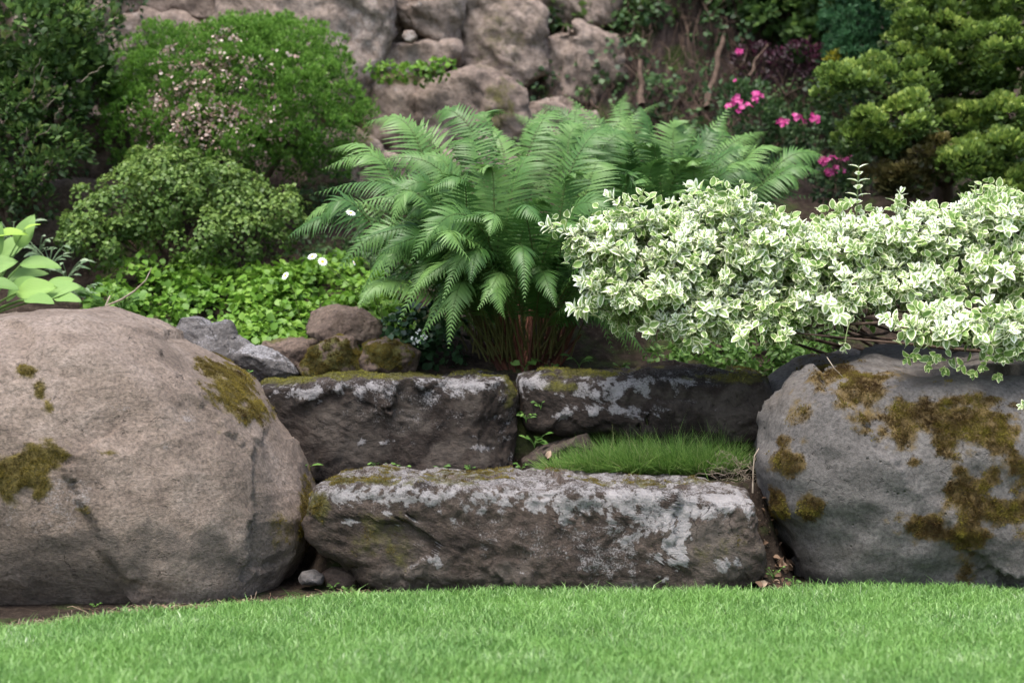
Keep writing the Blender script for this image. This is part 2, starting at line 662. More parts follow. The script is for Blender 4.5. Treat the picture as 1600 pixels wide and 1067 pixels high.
def scatter_on(V, Fc, N, w, n, rg):
    """n random points on faces, weighted by per-vertex w"""
    fa = np.linalg.norm(np.cross(V[Fc[:, 1]] - V[Fc[:, 0]], V[Fc[:, 2]] - V[Fc[:, 0]]), axis=1)
    p = fa * np.clip(w[Fc].mean(1), 0, None) ** 1.5
    if p.sum() <= 0: return None
    k = rg.choice(len(Fc), n, p=p / p.sum())
    b = rg.dirichlet((1, 1, 1), n)
    pos = np.einsum('nk,nkj->nj', b, V[Fc[k]])
    nn = unit(np.einsum('nk,nkj->nj', b, N[Fc[k]]))
    return pos, nn


def moss_on(parent, V, Fc, N, w, n, mat, size=(0.005, 0.012), seed=1):
    rg = np.random.default_rng(seed)
    r = scatter_on(V, Fc, N, np.where(w > 0.3, w, 0) * sm(-.35, .35, fbm(V * 22, 3, seed + 2) + 1.6 * (w - .6)), n, rg)
    if r is None: return
    pos, nn = r
    d = unit(nn + np.array([0, 0, 0.5]) + 0.35 * rg.normal(size=nn.shape))
    R = frame(rg.normal(size=nn.shape), d)
    R = np.stack([R[:, :, 0], R[:, :, 1], R[:, :, 2]], -1)
    # template grows along local z = normal column
    clump = 0.5 + 0.5 * fbm(pos * 30, 2, seed)
    A = Acc()
    A.inst(MOSS_T, pos - d * 0.002, R, rg.uniform(*size, len(pos)) * (0.6 + 0.8 * np.clip(clump, 0, 1)), np.clip(0.35 * rg.random(len(pos)) + 0.35 * clump + .45 * fbm(pos * 9, 3, seed + 7) + .12, 0, 1))
    A.build('moss', mat, parent, kind='stuff')


M_MOSS = moss_mat('moss_olive', (0.045, 0.028, 0.010), (0.115, 0.088, 0.02), (0.24, 0.19, 0.04))
M_MOSS_DK = moss_mat('moss_brown', (0.045, 0.025, 0.011), (0.105, 0.070, 0.022), (0.22, 0.19, 0.035))
M_MOSS_GR = moss_mat('moss_green', (0.04, 0.038, 0.01), (0.13, 0.12, 0.026), (0.26, 0.25, 0.05))

M_TAN = rock_mat('boulder_tan', (0.11, 0.083, 0.065), (0.19, 0.148, 0.118), (0.265, 0.215, 0.178), (0.36, 0.325, 0.305), moss=(0.10, 0.078, 0.02), strata=True, lich_amt=-0.06)
M_GREY = rock_mat('boulder_grey', (0.062, 0.056, 0.052), (0.100, 0.092, 0.086), (0.138, 0.128, 0.12), (0.34, 0.34, 0.35), moss=(0.09, 0.062, 0.022), pits=2.2, lich_amt=-0.12, bstr=.55)
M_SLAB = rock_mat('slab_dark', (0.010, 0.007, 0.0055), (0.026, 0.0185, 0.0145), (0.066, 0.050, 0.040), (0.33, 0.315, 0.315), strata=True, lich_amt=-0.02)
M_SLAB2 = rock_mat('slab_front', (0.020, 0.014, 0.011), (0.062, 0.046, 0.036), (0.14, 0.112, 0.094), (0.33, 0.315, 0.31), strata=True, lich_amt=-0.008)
M_ROUGH = rock_mat('rubble_grey', (0.045, 0.04, 0.038), (0.10, 0.092, 0.088), (0.19, 0.178, 0.175), (0.38, 0.37, 0.38), lich_amt=0.0)
M_BROWN = rock_mat('rubble_brown', (0.06, 0.042, 0.032), (0.125, 0.09, 0.07), (0.21, 0.16, 0.125), (0.4, 0.36, 0.32), lich_amt=-0.05)
M_WALL = rock_mat('wall_stone', (0.10, 0.074, 0.060), (0.20, 0.155, 0.128), (0.32, 0.26, 0.222), (0.48, 0.42, 0.385), lich_amt=-0.02, grain=0.6)


def rock(name, shape_args, mat, label=None, cat='rock', group=None, parent=None, moss=None, lich=None, stain_shade=None, moss_n=0, moss_mat_=None,
         top_lich=0.0, top_moss=0.0, moss_size=(0.004, 0.010)):
    V, Fc, N = rock_shape(**shape_args)
    px, py = proj(V)
    front = sm(0.35, -0.1, N[:, 1])
    P = V * 1.0
    sd = shape_args.get('seed', 0)
    A = {}
    mm = blobs(px, py, moss, P, sd + 3) * front if moss else np.zeros(len(V))
    if top_moss: mm = np.maximum(mm, top_moss * sm(0.7, 0.95, N[:, 2]) * sm(-.72, -.35, (V[:, 1] - shape_args['Yc']) / shape_args['dep']) * sm(-0.25, 0.25, fbm(P * 5, 3, sd + 9)))
    ll = blobs(px, py, lich, P, sd + 4, 0.9, 16) * front if lich else np.zeros(len(V))
    if top_lich: ll = np.maximum(ll, top_lich * sm(0.25, 0.8, N[:, 2] + 0.3 * fbm(P * 8, 3, sd + 6)))
    ss = blobs(px, py, stain_shade, P, sd + 5, 0.6, 5) * front if stain_shade else np.zeros(len(V))
    A = {'m_moss': mm, 'm_lich': ll, 'm_stain_shade': ss}
    V = V + N * (np.clip(mm - .25, 0, 1) * .006 * (.6 + .6 * fbm(P * 25, 2, sd + 8)))[:, None]
    o = put(name, V, Fc, mat, parent, A)
    if label: tag(o, label, cat, group)
    if moss_n: moss_on(o, V, Fc, N, mm, moss_n, moss_mat_ or M_MOSS, moss_size, sd + 1)
    return o, V, Fc, N


# big tan boulder at the left
rock('boulder', dict(outline=[(489, 800), (478, 755), (450, 690), (412, 632), (370, 588), (300, 545), (225, 508), (150, 487), (40, 484), (-90, 500), (-210, 555),
                              (-300, 660), (-330, 790), (-280, 945), (-120, 985), (60, 992), (250, 985), (390, 965), (455, 925), (482, 860)],
                     Yp=0.55, Yc=0.62, dep=0.88, sq=0.80, sub=7, seed=11, facets=4, fcut=0.94,
                     amps=((1.3, 0.04), (4, 0.010), (13, 0.003), (40, 0.0018)), strata=0.003, frac=(26, .035, .0012)), M_TAN,
     'huge rounded tan boulder with brown moss streaks left of the stone steps', 'boulder',
     moss=[(365, 610, 45, 38), (395, 640, 28, 22), (335, 575, 30, 20), (60, 720, 50, 26), (30, 745, 55, 26), (10, 750, 30, 40), (60, 765, 14, 20), (92, 712, 24, 16),
           (40, 580, 20, 12), (62, 610, 10, 18), (75, 635, 6, 10), (172, 708, 22, 6, 0.8), (130, 796, 14, 8, 0.7), (478, 800, 14, 60, 0.75), (440, 820, 20, 26, 0.5)],
     lich=[(235, 640, 60, 20, .5), (260, 700, 30, 12, .55), (90, 790, 60, 40, .7), (120, 760, 40, 22, .6), (300, 655, 12, 6, .8), (20, 820, 40, 20, .4), (195, 640, 12, 6, .8)],
     stain_shade=[(150, 840, 45, 18), (260, 860, 110, 45, .9), (380, 880, 70, 30, .9), (60, 880, 120, 55, .75), (140, 925, 90, 25, .7), (410, 830, 30, 55, .8), (-60, 800, 120, 120, .6)],
     moss_n=9000)

# grey boulder at the right
rock('boulder', dict(outline=[(1180, 705), (1192, 650), (1225, 600), (1285, 565), (1380, 548), (1500, 545), (1620, 555), (1740, 590), (1830, 670), (1850, 790), (1800, 900),
                              (1650, 960), (1450, 965), (1310, 960), (1246, 935), (1218, 850), (1190, 770)],
                     Yp=0.62, Yc=0.86, dep=0.68, sq=0.56, sub=7, seed=23, facets=0, fcut=0.95,
                     amps=((1.5, 0.060), (4, 0.020), (12, 0.005), (45, 0.0018)), frac=(12, .07, 0)), M_GREY,
     'smooth grey boulder with moss cushions under the variegated shrub', 'boulder',
     moss=[(1490, 660, 118, 44), (1415, 655, 38, 38), (1545, 675, 60, 34), (1340, 605, 80, 32, .85), (1300, 590, 44, 32, .75), (1250, 650, 22, 14, .6), (1255, 690, 10, 8, .7), (1268, 792, 24, 24), (1236, 725, 26, 26), (1220, 785, 14, 26), (1222, 690, 16, 12, .8),
           (1525, 785, 44, 52), (1445, 818, 42, 26), (1568, 800, 48, 32), (1500, 835, 58, 22), (1425, 722, 12, 8), (1590, 725, 25, 20, .8), (1505, 890, 16, 30, .8), (1600, 800, 40, 60, .7)],
     lich=[(1395, 735, 10, 6, .8), (1300, 700, 40, 30, .25)],
     stain_shade=[(1480, 560, 140, 40, .8), (1340, 860, 80, 14, .45), (1480, 860, 60, 30, .6), (1230, 620, 40, 30, .6)],  # dark top and left shoulder carry the shrub's shade in colour
     moss_n=30000, moss_mat_=M_MOSS_DK)

# lowest step
rock('stone_step', dict(outline=[(487, 790), (495, 768), (540, 757), (640, 757), (760, 759), (880, 760), (1000, 765), (1080, 770), (1150, 770), (1180, 782), (1190, 830),
                                 (1202, 872), (1196, 905), (1150, 930), (1000, 950), (860, 950), (700, 938), (620, 922), (572, 905), (555, 880), (510, 862), (486, 838)],
                        Yp=0.16, Yc=0.44, dep=0.29, sq=0.18, res=.0075, seed=31, facets=7, fcut=0.9,
                        amps=((1.8, 0.020), (5, 0.016), (15, 0.009), (45, 0.004)), strata=0.003, ridge=0.007, frac=(60, .045, 0)), M_SLAB2,
     'long lichen-crusted stone slab at the lawn edge, lowest step', 'stone step',
     moss=[(560, 752, 80, 8, .8), (700, 748, 60, 8, .6), (500, 790, 16, 30, .7), (600, 840, 60, 40, .45), (1120, 860, 50, 30, .35)],
     lich=[(620, 775, 130, 16, .95), (900, 785, 180, 22, .95), (1020, 800, 60, 40, .9), (1110, 795, 70, 16, 1.), (1055, 850, 20, 36, 2.2), (1062, 796, 30, 12, 1.9), (1140, 880, 16, 10, .9), (680, 875, 14, 12, 1.),
           (700, 780, 400, 20, .35), (540, 815, 30, 6, 1.), (600, 802, 18, 5, 1.), (960, 870, 60, 30, .55), (780, 830, 60, 30, .4), (900, 850, 120, 50, .3), (1135, 778, 42, 9, 2.0)],
     stain_shade=[(1090, 830, 40, 20, .9), (1120, 870, 60, 35, .9), (740, 900, 160, 30, .7), (600, 850, 50, 40, .6), (820, 930, 250, 20, .9)],
     top_lich=0.68, top_moss=0.6, moss_n=6000, moss_mat_=M_MOSS)

# upper slabs
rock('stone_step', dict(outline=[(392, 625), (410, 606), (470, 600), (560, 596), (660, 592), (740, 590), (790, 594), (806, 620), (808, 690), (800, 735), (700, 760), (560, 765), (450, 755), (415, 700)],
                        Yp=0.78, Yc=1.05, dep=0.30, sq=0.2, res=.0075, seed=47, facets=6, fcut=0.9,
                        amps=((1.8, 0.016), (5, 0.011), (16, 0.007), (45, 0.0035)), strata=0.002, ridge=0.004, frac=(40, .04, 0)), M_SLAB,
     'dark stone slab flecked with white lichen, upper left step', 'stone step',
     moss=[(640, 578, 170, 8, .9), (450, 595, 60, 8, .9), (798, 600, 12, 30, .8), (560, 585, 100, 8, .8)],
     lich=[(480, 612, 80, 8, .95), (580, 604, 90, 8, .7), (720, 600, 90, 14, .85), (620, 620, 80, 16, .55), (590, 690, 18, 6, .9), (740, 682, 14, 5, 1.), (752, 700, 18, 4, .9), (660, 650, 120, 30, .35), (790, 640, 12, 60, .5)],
     stain_shade=[(600, 680, 180, 60, .7)], top_lich=0.4, top_moss=0.85, moss_n=5000, moss_mat_=M_MOSS_GR)
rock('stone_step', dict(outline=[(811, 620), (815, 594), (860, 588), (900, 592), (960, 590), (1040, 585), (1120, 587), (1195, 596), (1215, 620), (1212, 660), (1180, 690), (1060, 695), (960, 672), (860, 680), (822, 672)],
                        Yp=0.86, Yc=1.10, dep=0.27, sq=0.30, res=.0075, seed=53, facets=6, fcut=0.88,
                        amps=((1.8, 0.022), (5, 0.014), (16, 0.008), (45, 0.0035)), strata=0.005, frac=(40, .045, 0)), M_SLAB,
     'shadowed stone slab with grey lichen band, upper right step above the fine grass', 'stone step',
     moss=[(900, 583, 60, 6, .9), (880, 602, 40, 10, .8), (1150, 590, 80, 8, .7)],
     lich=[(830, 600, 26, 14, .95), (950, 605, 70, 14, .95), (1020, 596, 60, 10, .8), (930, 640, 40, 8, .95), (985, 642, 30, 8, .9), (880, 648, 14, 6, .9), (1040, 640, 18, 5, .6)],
     stain_shade=[(1120, 640, 110, 45, .9)], top_lich=0.4, top_moss=0.8, moss_n=4000, moss_mat_=M_MOSS_GR)  # right half darkened in colour for the shade of the overhang

SMALL = [
    # name, outline, Yp, Yc, dep, seed, mat, label, kw
    ([(262, 520), (275, 497), (305, 496), (322, 514), (352, 510), (362, 532), (395, 545), (388, 590), (300, 590), (268, 560)], 1.12, 1.25, .14, 61, M_ROUGH,
     'jagged pale grey rock peeking over the tan boulder', dict(top_lich=.5)),
    ([(362, 560), (375, 540), (410, 548), (445, 566), (462, 585), (440, 600), (370, 600)], 1.08, 1.16, .11, 62, M_ROUGH,
     'low white-crusted grey rock tapering toward the upper left step', dict(top_lich=.7)),
    ([(395, 548), (405, 533), (450, 530), (490, 536), (500, 556), (480, 585), (410, 585)], 1.3, 1.42, .12, 63, M_BROWN,
     'flat dark rock with a mossy top beside the jagged grey rock', dict(top_moss=.8)),
    ([(470, 525), (480, 490), (515, 478), (560, 482), (595, 498), (606, 525), (590, 552), (490, 552)], 1.36, 1.52, .16, 64, M_BROWN,
     'rounded reddish brown rock under the left fern fronds', {}),
    ([(463, 575), (485, 545), (520, 530), (548, 532), (565, 560), (562, 592), (470, 592)], 1.16, 1.3, .13, 65, M_BROWN,
     'wedge-shaped rock coated in olive moss behind the upper left step', dict(moss=[(515, 560, 60, 36)], moss_n=3500)),
    ([(556, 570), (565, 540), (600, 528), (640, 538), (662, 565), (655, 592), (565, 592)], 1.2, 1.34, .13, 66, M_BROWN,
     'dark rock with green moss beside the small white flowers', dict(moss=[(600, 552, 50, 24)], moss_n=2500)),
    ([(812, 728), (835, 708), (880, 694), (922, 678), (935, 684), (926, 702), (880, 718), (820, 738)], 0.78, 0.84, .085, 67, M_SLAB2,
     'thin stone fragment wedged below the upper right slab', {}),
    ([(462, 908), (470, 897), (490, 894), (504, 902), (500, 914), (470, 917)], 0.22, 0.27, .05, 68, M_ROUGH,
     'small pale stone in the hollow under the lowest step', {}),
    ([(500, 900), (515, 890), (545, 892), (562, 905), (555, 922), (510, 922)], 0.28, 0.34, .07, 69, M_BROWN,
     'flat brown stone in the hollow beside the small pale stone', {}),
    ([(884, 752), (890, 742), (903, 741), (906, 752), (898, 757)], 0.66, 0.68, .02, 70, M_ROUGH,
     'white stone chip on top of the lowest step', dict(lich=[(895, 750, 40, 40)])),
]
for outl, yp, yc, dep, sd_, m, lab, kw in SMALL:
    big = (outl[0][0] > 800 and outl[0][0] < 820) or dep > .1
    sc = 1.0 if big else 0.4
    rock('rock' if dep > .06 else 'stone', dict(outline=outl, Yp=yp, Yc=yc, dep=dep, sq=0.7, sub=6 if big else 4, seed=sd_, facets=9, fcut=.78,
                      amps=((4, 0.02 * sc), (12, 0.011 * sc), (36, 0.004 * sc)), ridge=0.004 * sc), m, lab, 'rock' if dep > .06 else 'stone', 'small rocks round the steps', **kw)

# ------------------------------------------------------------------ stone wall at the back
wall = empty('stone_wall', at(450, 250, 4.0), 'rough boulder retaining wall behind the round shrub', 'stone wall')
WALL = [
    ([(185, 30), (188, -40), (260, -60), (345, -50), (357, 0), (352, 33), (310, 36), (280, 24), (230, 24)], 3.95, .30),
    ([(176, 80), (182, 32), (230, 27), (280, 28), (312, 42), (330, 90), (300, 150), (200, 150)], 3.85, .30),
    ([(358, 40), (360, -50), (440, -80), (560, -60), (600, 0), (606, 50), (590, 90), (570, 150), (480, 200), (380, 160)], 3.75, .40),
    ([(602, 0), (605, -50), (680, -70), (718, -30), (722, 20), (716, 60), (690, 66), (640, 44)], 3.9, .30),
    ([(628, 58), (632, 48), (646, 48), (652, 58), (645, 66), (634, 66)], 3.7, .05),
    ([(588, 100), (612, 72), (660, 64), (708, 70), (716, 95), (700, 112), (620, 116)], 3.85, .28),
    ([(560, 160), (575, 120), (640, 116), (668, 125), (664, 180), (655, 230), (570, 240)], 3.8, .28),
    ([(656, 190), (668, 130), (700, 112), (770, 118), (812, 150), (815, 210), (780, 240), (690, 232)], 3.75, .32),
    ([(716, 90), (724, 20), (730, -40), (800, -40), (850, 20), (850, 110), (800, 138), (740, 116)], 4.05, .32),
    ([(90, 270), (96, 205), (130, 180), (180, 186), (205, 230), (200, 285), (140, 296)], 3.15, .28),
    ([(30, 350), (40, 300), (100, 292), (190, 288), (230, 310), (220, 370), (60, 380)], 2.9, .30),
    ([(-30, 200), (-20, 120), (60, 90), (110, 120), (110, 190), (40, 220)], 3.6, .3),
    ([(20, 60), (30, -40), (110, -60), (176, -30), (172, 70), (100, 90)], 3.9, .3),
    ([(852, 130), (856, 60), (900, 40), (960, 60), (970, 120), (930, 160), (870, 165)], 4.12, .25),
    ([(845, 30), (850, -50), (930, -60), (975, -20), (965, 40), (900, 45)], 4.25, .25),
    ([(815, 225), (820, 160), (880, 165), (930, 175), (935, 230), (870, 250)], 3.85, .25),
    ([(690, 268), (700, 236), (780, 240), (850, 235), (870, 290), (700, 300)], 3.55, .3),
    ([(480, 320), (500, 210), (560, 200), (600, 240), (690, 250), (690, 320)], 3.45, .3),
]
for k, (outl, yp, dep) in enumerate(WALL):
    dk = yp < 3.3
    oc = np.mean(outl, 0)
    outl = [tuple(oc + (np.array(q) - oc) * (1.10 if dep > .1 else 1)) for q in outl]
    rock('stone', dict(outline=outl, Yp=yp, Yc=yp + dep * 0.8, dep=dep, sq=0.22, res=.018 if dep > .1 else .008, seed=100 + k, facets=4, fcut=.9,
                       amps=((2.0, 0.03 if dep > .1 else .005), (6, 0.022 if dep > .1 else .004), (18, 0.013 if dep > .1 else 0), (50, 0.005 if dep > .1 else 0)), ridge=0.006 if dep > .1 else 0, frac=(18, .08, .003) if dep > .1 else None),
         M_BROWN if dk else M_WALL, parent=wall,
         lich=[(560, 60, 70, 90, .6), (690, 30, 40, 50, .35), (230, 80, 90, 60, .5), (640, 56, 14, 12, .9)],
         moss=[(780, 170, 30, 40, .6), (620, 120, 50, 12, .7), (560, 190, 30, 60, .5), (780, 60, 60, 60, .35)])

# ------------------------------------------------------------------ leaf templates: length +Y, width X, normal Z
def tri(q):
    q = np.asarray(q)
    return np.concatenate([q[:, [0, 1, 2]], q[:, [0, 2, 3]]])


def blade(rows, cols, wfun, bend=0.0, fold=0.0, wave=0.0, cup=0.0):
    """leaf surface grid; aux = distance from midrib 0..1"""
    ts = np.linspace(0, 1, rows)
    us = np.linspace(-1, 1, cols)
    V, A = [], []
    for t in ts:
        w = wfun(t)
        for u in us:
            V.append((u * w, t, fold * abs(u) * w - bend * t * t + wave * math.sin(t * 9 + u * 2) * abs(u) + cup * u * u * w))
            A.append(max(abs(u), 0 if t < .75 else (t - .75) * 4))
    i = (np.arange(rows - 1)[:, None] * cols + np.arange(cols - 1)[None]).ravel()
    return np.array(V), tri(np.stack([i, i + 1, i + cols + 1, i + cols], -1)), np.array(A)


def oval(w, p=0.9, q=1.0):
    return lambda t: w * (max(math.sin(math.pi * min(max(t, 0.0), 1.0) ** p), 0.0)) ** q + 0.004


T_LEAF = (np.array([(0, 0, 0), (.27, .45, .09), (0, 1, -.06), (-.27, .45, .09)]), np.array([(0, 1, 2), (0, 2, 3)]), np.array([0, 1, 0, 1.]))
T_ROUND = blade(4, 3, oval(.42, .8, .7), .12, .18)
T_LANCE = blade(5, 3, oval(.2, .9), .25, .3)


def needle_template(k, spread, w, seed):
    rg = np.random.default_rng(seed)
    v, f = [], []
    for i in range(k):
        a = rg.uniform(0, 6.283)
        d = unit(np.array([math.cos(a) * spread, 1.0, math.sin(a) * spread]) * 1.0)
        st = np.array([0, rg.uniform(0, .6), 0])
        L = rg.uniform(.35, .6)
        s_ = unit(np.cross(d, rg.normal(size=3))) * w
        b = len(v)
        v += [st - s_, st + s_, st + d * L]
        f.append((b, b + 1, b + 2))
    return np.array(v), np.array(f), np.zeros(len(v))


T_NEEDLE = needle_template(9, .6, .085, 1)


def fan_template(seed):
    """flat cypress spray: a short axis with blunt side fingers"""
    rg = np.random.default_rng(seed)
    v, f = [], []
    for i in range(7):
        t = i / 6
        ang = (-1) ** i * (0.9 - .55 * t) + rg.uniform(-.15, .15)
        st = np.array([0, .15 + .5 * t, 0])
        L = .50 - .12 * t
        d = np.array([math.sin(ang), math.cos(ang), rg.uniform(-.25, .15)])
        s_ = np.array([d[1], -d[0], 0]) * .095
        b = len(v)
        v += [st - s_ * .5, st + s_ * .5, st + d * L + s_, st + d * L - s_]
        f += [(b, b + 1, b + 2), (b, b + 2, b + 3)]
    return np.array(v), np.array(f), np.zeros(len(v))


T_FAN = fan_template(2)


def lobes_px(L):
    out = []
    for px, py, Y, rx, ry, dep in L:
        k = (Y + 7) / F_PX
        out.append((at(px, py, Y), np.array([rx * k, dep, ry * k])))
    return out


def bush_points(lobes, n, clump, seed, up=0.35, rnd=0.6, flat=1.0, cull=0.25, cov=1.0):
    """leaf positions and outward directions over clumps that sit on lobes"""
    rg = np.random.default_rng(seed)
    area = np.array([r[0] * r[2] + r[0] * r[1] for c, r in lobes])
    pos, dirs, hl = [], [], []
    for (c, r), ar in zip(lobes, area / area.sum()):
        nl = int(n * ar)
        nc = max(6, int(7.0 * cov * (r[0] * r[2] + r[0] * r[1] + r[1] * r[2]) / (clump * clump) / 3.2))
        d = unit(rg.normal(size=(nc, 3)) + np.array([0, -0.25, 0.25]))
        rad = rg.uniform(.66, 1.08, nc)
        cc = c + d * r * rad[:, None]
        cn = unit(d / r)
        cr = clump * rg.uniform(.6, 1.25, nc)
        k = rg.integers(0, nc, nl)
        q = unit(cn[k] * .75 + rg.normal(size=(nl, 3)) * rnd + np.array([0, 0, up]))
        rr = cr[k] * rg.uniform(.55, 1.0, nl) ** .6
        p = cc[k] + q * rr[:, None] * np.array([1, 1, flat])
        keep = (p[:, 1] < c[1] + r[1] * .25) | (rg.random(nl) < cull)
        pos.append(p[keep]); dirs.append(q[keep]); hl.append(rad[k][keep])
    return np.concatenate(pos), np.concatenate(dirs), np.concatenate(hl)


def leafy(parent, name, lobes, n, clump, T, size, mat, seed, up=.35, rnd=.6, tipup=.4, flat=1.0, face='out', cull=.25, tint_up=0.35, cov=1.0, lit_newg=.22):
    rg = np.random.default_rng(seed + 500)
    p, d, h = bush_points(lobes, n, clump, seed, up, rnd, flat, cull, cov)
    N = len(p)
    if face == 'out':      # leaf points outwards
        t = unit(d + tipup * np.array([0, 0, 1]) + .45 * rg.normal(size=(N, 3)))
        nn = unit(rg.normal(size=(N, 3)) * .6 + np.array([0, -.3, 1.0]))
    else:                  # leaf lies on the surface, facing outwards
        t = unit(np.cross(d, rg.normal(size=(N, 3))) + .5 * d)
        nn = unit(d + .35 * rg.normal(size=(N, 3)) + np.array([0, 0, .3]))
    A = Acc()
    tint = np.clip(rg.random(N) * (1 - tint_up) + tint_up * (.5 + .9 * fbm(p * 4.0, 2, seed)) + lit_newg * (d[:, 2] - .35), 0, 1)  # upward leaves lighter, lower ones darker: top light put into tint, plus new growth
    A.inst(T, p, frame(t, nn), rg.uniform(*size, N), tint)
    return A.build(name, mat, parent, kind='stuff')


def limbs(parent, base, targets, r0, mat, seed, name='branch', sides=6):
    for k, tpt in enumerate(targets):
        P = wiggle(base, tpt, 9, .12, seed + k)
        V, Fc = tube(P, np.linspace(r0, r0 * .3, 9), sides)
        put(name, V, Fc, mat, parent, {'tint': np.full(len(V), .5), 'aux': np.zeros(len(V))})


n_ = NT('bark')
M_BARK = n_.surf(n_.ramp(n_.noise(30, 6, .7, n_.mapv((1, 1, .3))), [(.3, (.03, .02, .015)), (.7, (.12, .085, .065))]), .9,
                 n_.bump(n_.noise(50, 5, .7), .8, .006), .1)
n_ = NT('dry_twig')
M_TWIG = n_.surf(n_.ramp(n_.noise(40, 5), [(.3, (.16, .12, .085)), (.7, (.34, .29, .23))]), .85, None, .2)
n_ = NT('red_stalk')
M_STALK = n_.surf(n_.ramp(n_.attr('tint'), [(0, (.045, .018, .012)), (1, (.12, .05, .032))]), .75, None, .2)

# ------------------------------------------------------------------ conifers and shrubs of the background
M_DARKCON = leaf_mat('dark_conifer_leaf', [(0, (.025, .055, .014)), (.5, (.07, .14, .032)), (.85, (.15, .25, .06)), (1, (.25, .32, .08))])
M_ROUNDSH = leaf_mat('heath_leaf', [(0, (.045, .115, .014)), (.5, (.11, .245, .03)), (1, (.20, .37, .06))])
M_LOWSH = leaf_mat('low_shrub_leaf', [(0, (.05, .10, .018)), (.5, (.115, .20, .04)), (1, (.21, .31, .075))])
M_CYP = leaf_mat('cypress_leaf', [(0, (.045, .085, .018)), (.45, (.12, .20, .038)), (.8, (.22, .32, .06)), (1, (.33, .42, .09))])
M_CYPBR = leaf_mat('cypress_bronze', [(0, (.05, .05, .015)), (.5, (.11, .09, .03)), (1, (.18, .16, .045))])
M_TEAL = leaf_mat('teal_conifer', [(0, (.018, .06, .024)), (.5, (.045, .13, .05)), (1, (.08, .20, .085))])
M_FLOW = leaf_mat('dry_bloom', [(0, (.22, .14, .11)), (.5, (.45, .32, .27)), (1, (.66, .56, .48))], .7, .2)
M_YEL = leaf_mat('yellow_sprig', [(0, (.16, .16, .01)), (1, (.36, .33, .03))])
M_PINK = leaf_mat('pink_petal', [(0, (.40, .03, .16)), (.5, (.62, .06, .30)), (1, (.75, .18, .42))], .5, .35)
M_PURP = leaf_mat('purple_leaf', [(0, (.014, .006, .010)), (.8, (.05, .014, .026)), (1, (.13, .025, .06))])
M_IVY = leaf_mat('bank_leaf', [(0, (.022, .05, .018)), (.5, (.055, .11, .04)), (1, (.11, .19, .06))])

# dark conifer, top left
b0 = at(20, 390, 2.7)
t_ = empty('conifer_shrub', b0, 'dark green conifer with brown twigs filling the upper left corner', 'conifer')
L = lobes_px([(40, 60, 2.75, 95, 70, .4), (120, 40, 2.9, 55, 55, .3), (-40, 180, 2.7, 80, 100, .4), (60, 150, 2.7, 70, 60, .35), (110, 120, 2.75, 50, 45, .25), (40, 240, 2.6, 70, 50, .3),
              (100, 215, 2.65, 26, 40, .16), (60, 290, 2.5, 50, 35, .22), (-60, 300, 2.5, 80, 60, .3), (150, -20, 3.0, 50, 50, .3), (-20, -60, 2.8, 120, 80, .4), (120, -110, 3.1, 90, 60, .4)])
leafy(t_, 'foliage', L, 21000, .10, T_LEAF, (.016, .048), M_DARKCON, 201, tipup=.1, rnd=.8, cov=.6, lit_newg=.4)
leafy(t_, 'spray', L[:5], 5000, .08, T_FAN, (.03, .055), M_DARKCON, 202, tipup=.3)
limbs(t_, b0, [c for c, r in L], .022, M_BARK, 210)
for k in range(9):
    p = at(random.uniform(10, 130), random.uniform(120, 300), 2.4)
    V, Fc = tube(wiggle(p, p + np.array([random.uniform(-.05, .15), random.uniform(-.1, 0), random.uniform(.05, .18)]), 7, .2, 300 + k), np.linspace(.0035, .0015, 7), 4)
    put('twig', V, Fc, M_TWIG, t_, {'tint': np.full(len(V), .5)})

# round heath shrub with spent blooms
b0 = at(370, 330, 3.1)
t_ = empty('round_shrub', b0, 'round bright green shrub speckled with spent pinkish blooms before the stone wall', 'shrub')
L = lobes_px([(370, 180, 3.1, 180, 120, .55), (270, 150, 3.0, 95, 90, .4), (440, 120, 3.15, 105, 75, .4), (490, 190, 3.0, 85, 90, .4), (250, 215, 2.95, 85, 70, .35), (380, 90, 3.2, 90, 48, .35), (340, 230, 2.8, 100, 60, .3)])
leafy(t_, 'foliage', L, 30000, .07, T_NEEDLE, (.020, .042), M_ROUNDSH, 221, tipup=.9, up=.6, rnd=.75, cov=1.0, lit_newg=.45)
rg = np.random.default_rng(77)
p, d, h = bush_points(L, 16000, .06, 221, .5, .5)
px, py = proj(p)
w = blobs(px, py, [(310, 130, 60, 60), (270, 190, 45, 55), (370, 120, 45, 40, .6), (330, 210, 50, 35), (290, 225, 40, 30), (400, 190, 50, 30, .7), (350, 70, 60, 25, .5), (450, 110, 50, 40, .25),
                     (240, 240, 25, 30, .7), (400, 250, 50, 20, .4)], p, 12, .5, 4)
k = (rg.random(len(p)) < w ** 1.5 * .55) & (p[:, 1] < 3.1)
p, d = p[k] + d[k] * .025, d[k]
A = Acc()
for q in range(3):
    A.inst(T_ROUND, p + .007 * rg.normal(size=p.shape), frame(unit(d + .7 * rg.normal(size=p.shape)), rg.normal(size=p.shape)), rg.uniform(.011, .022, len(p)))
A.build('spent_bloom', M_FLOW, t_, kind='stuff')
limbs(t_, b0, [c for c, r in L], .02, M_BARK, 230)

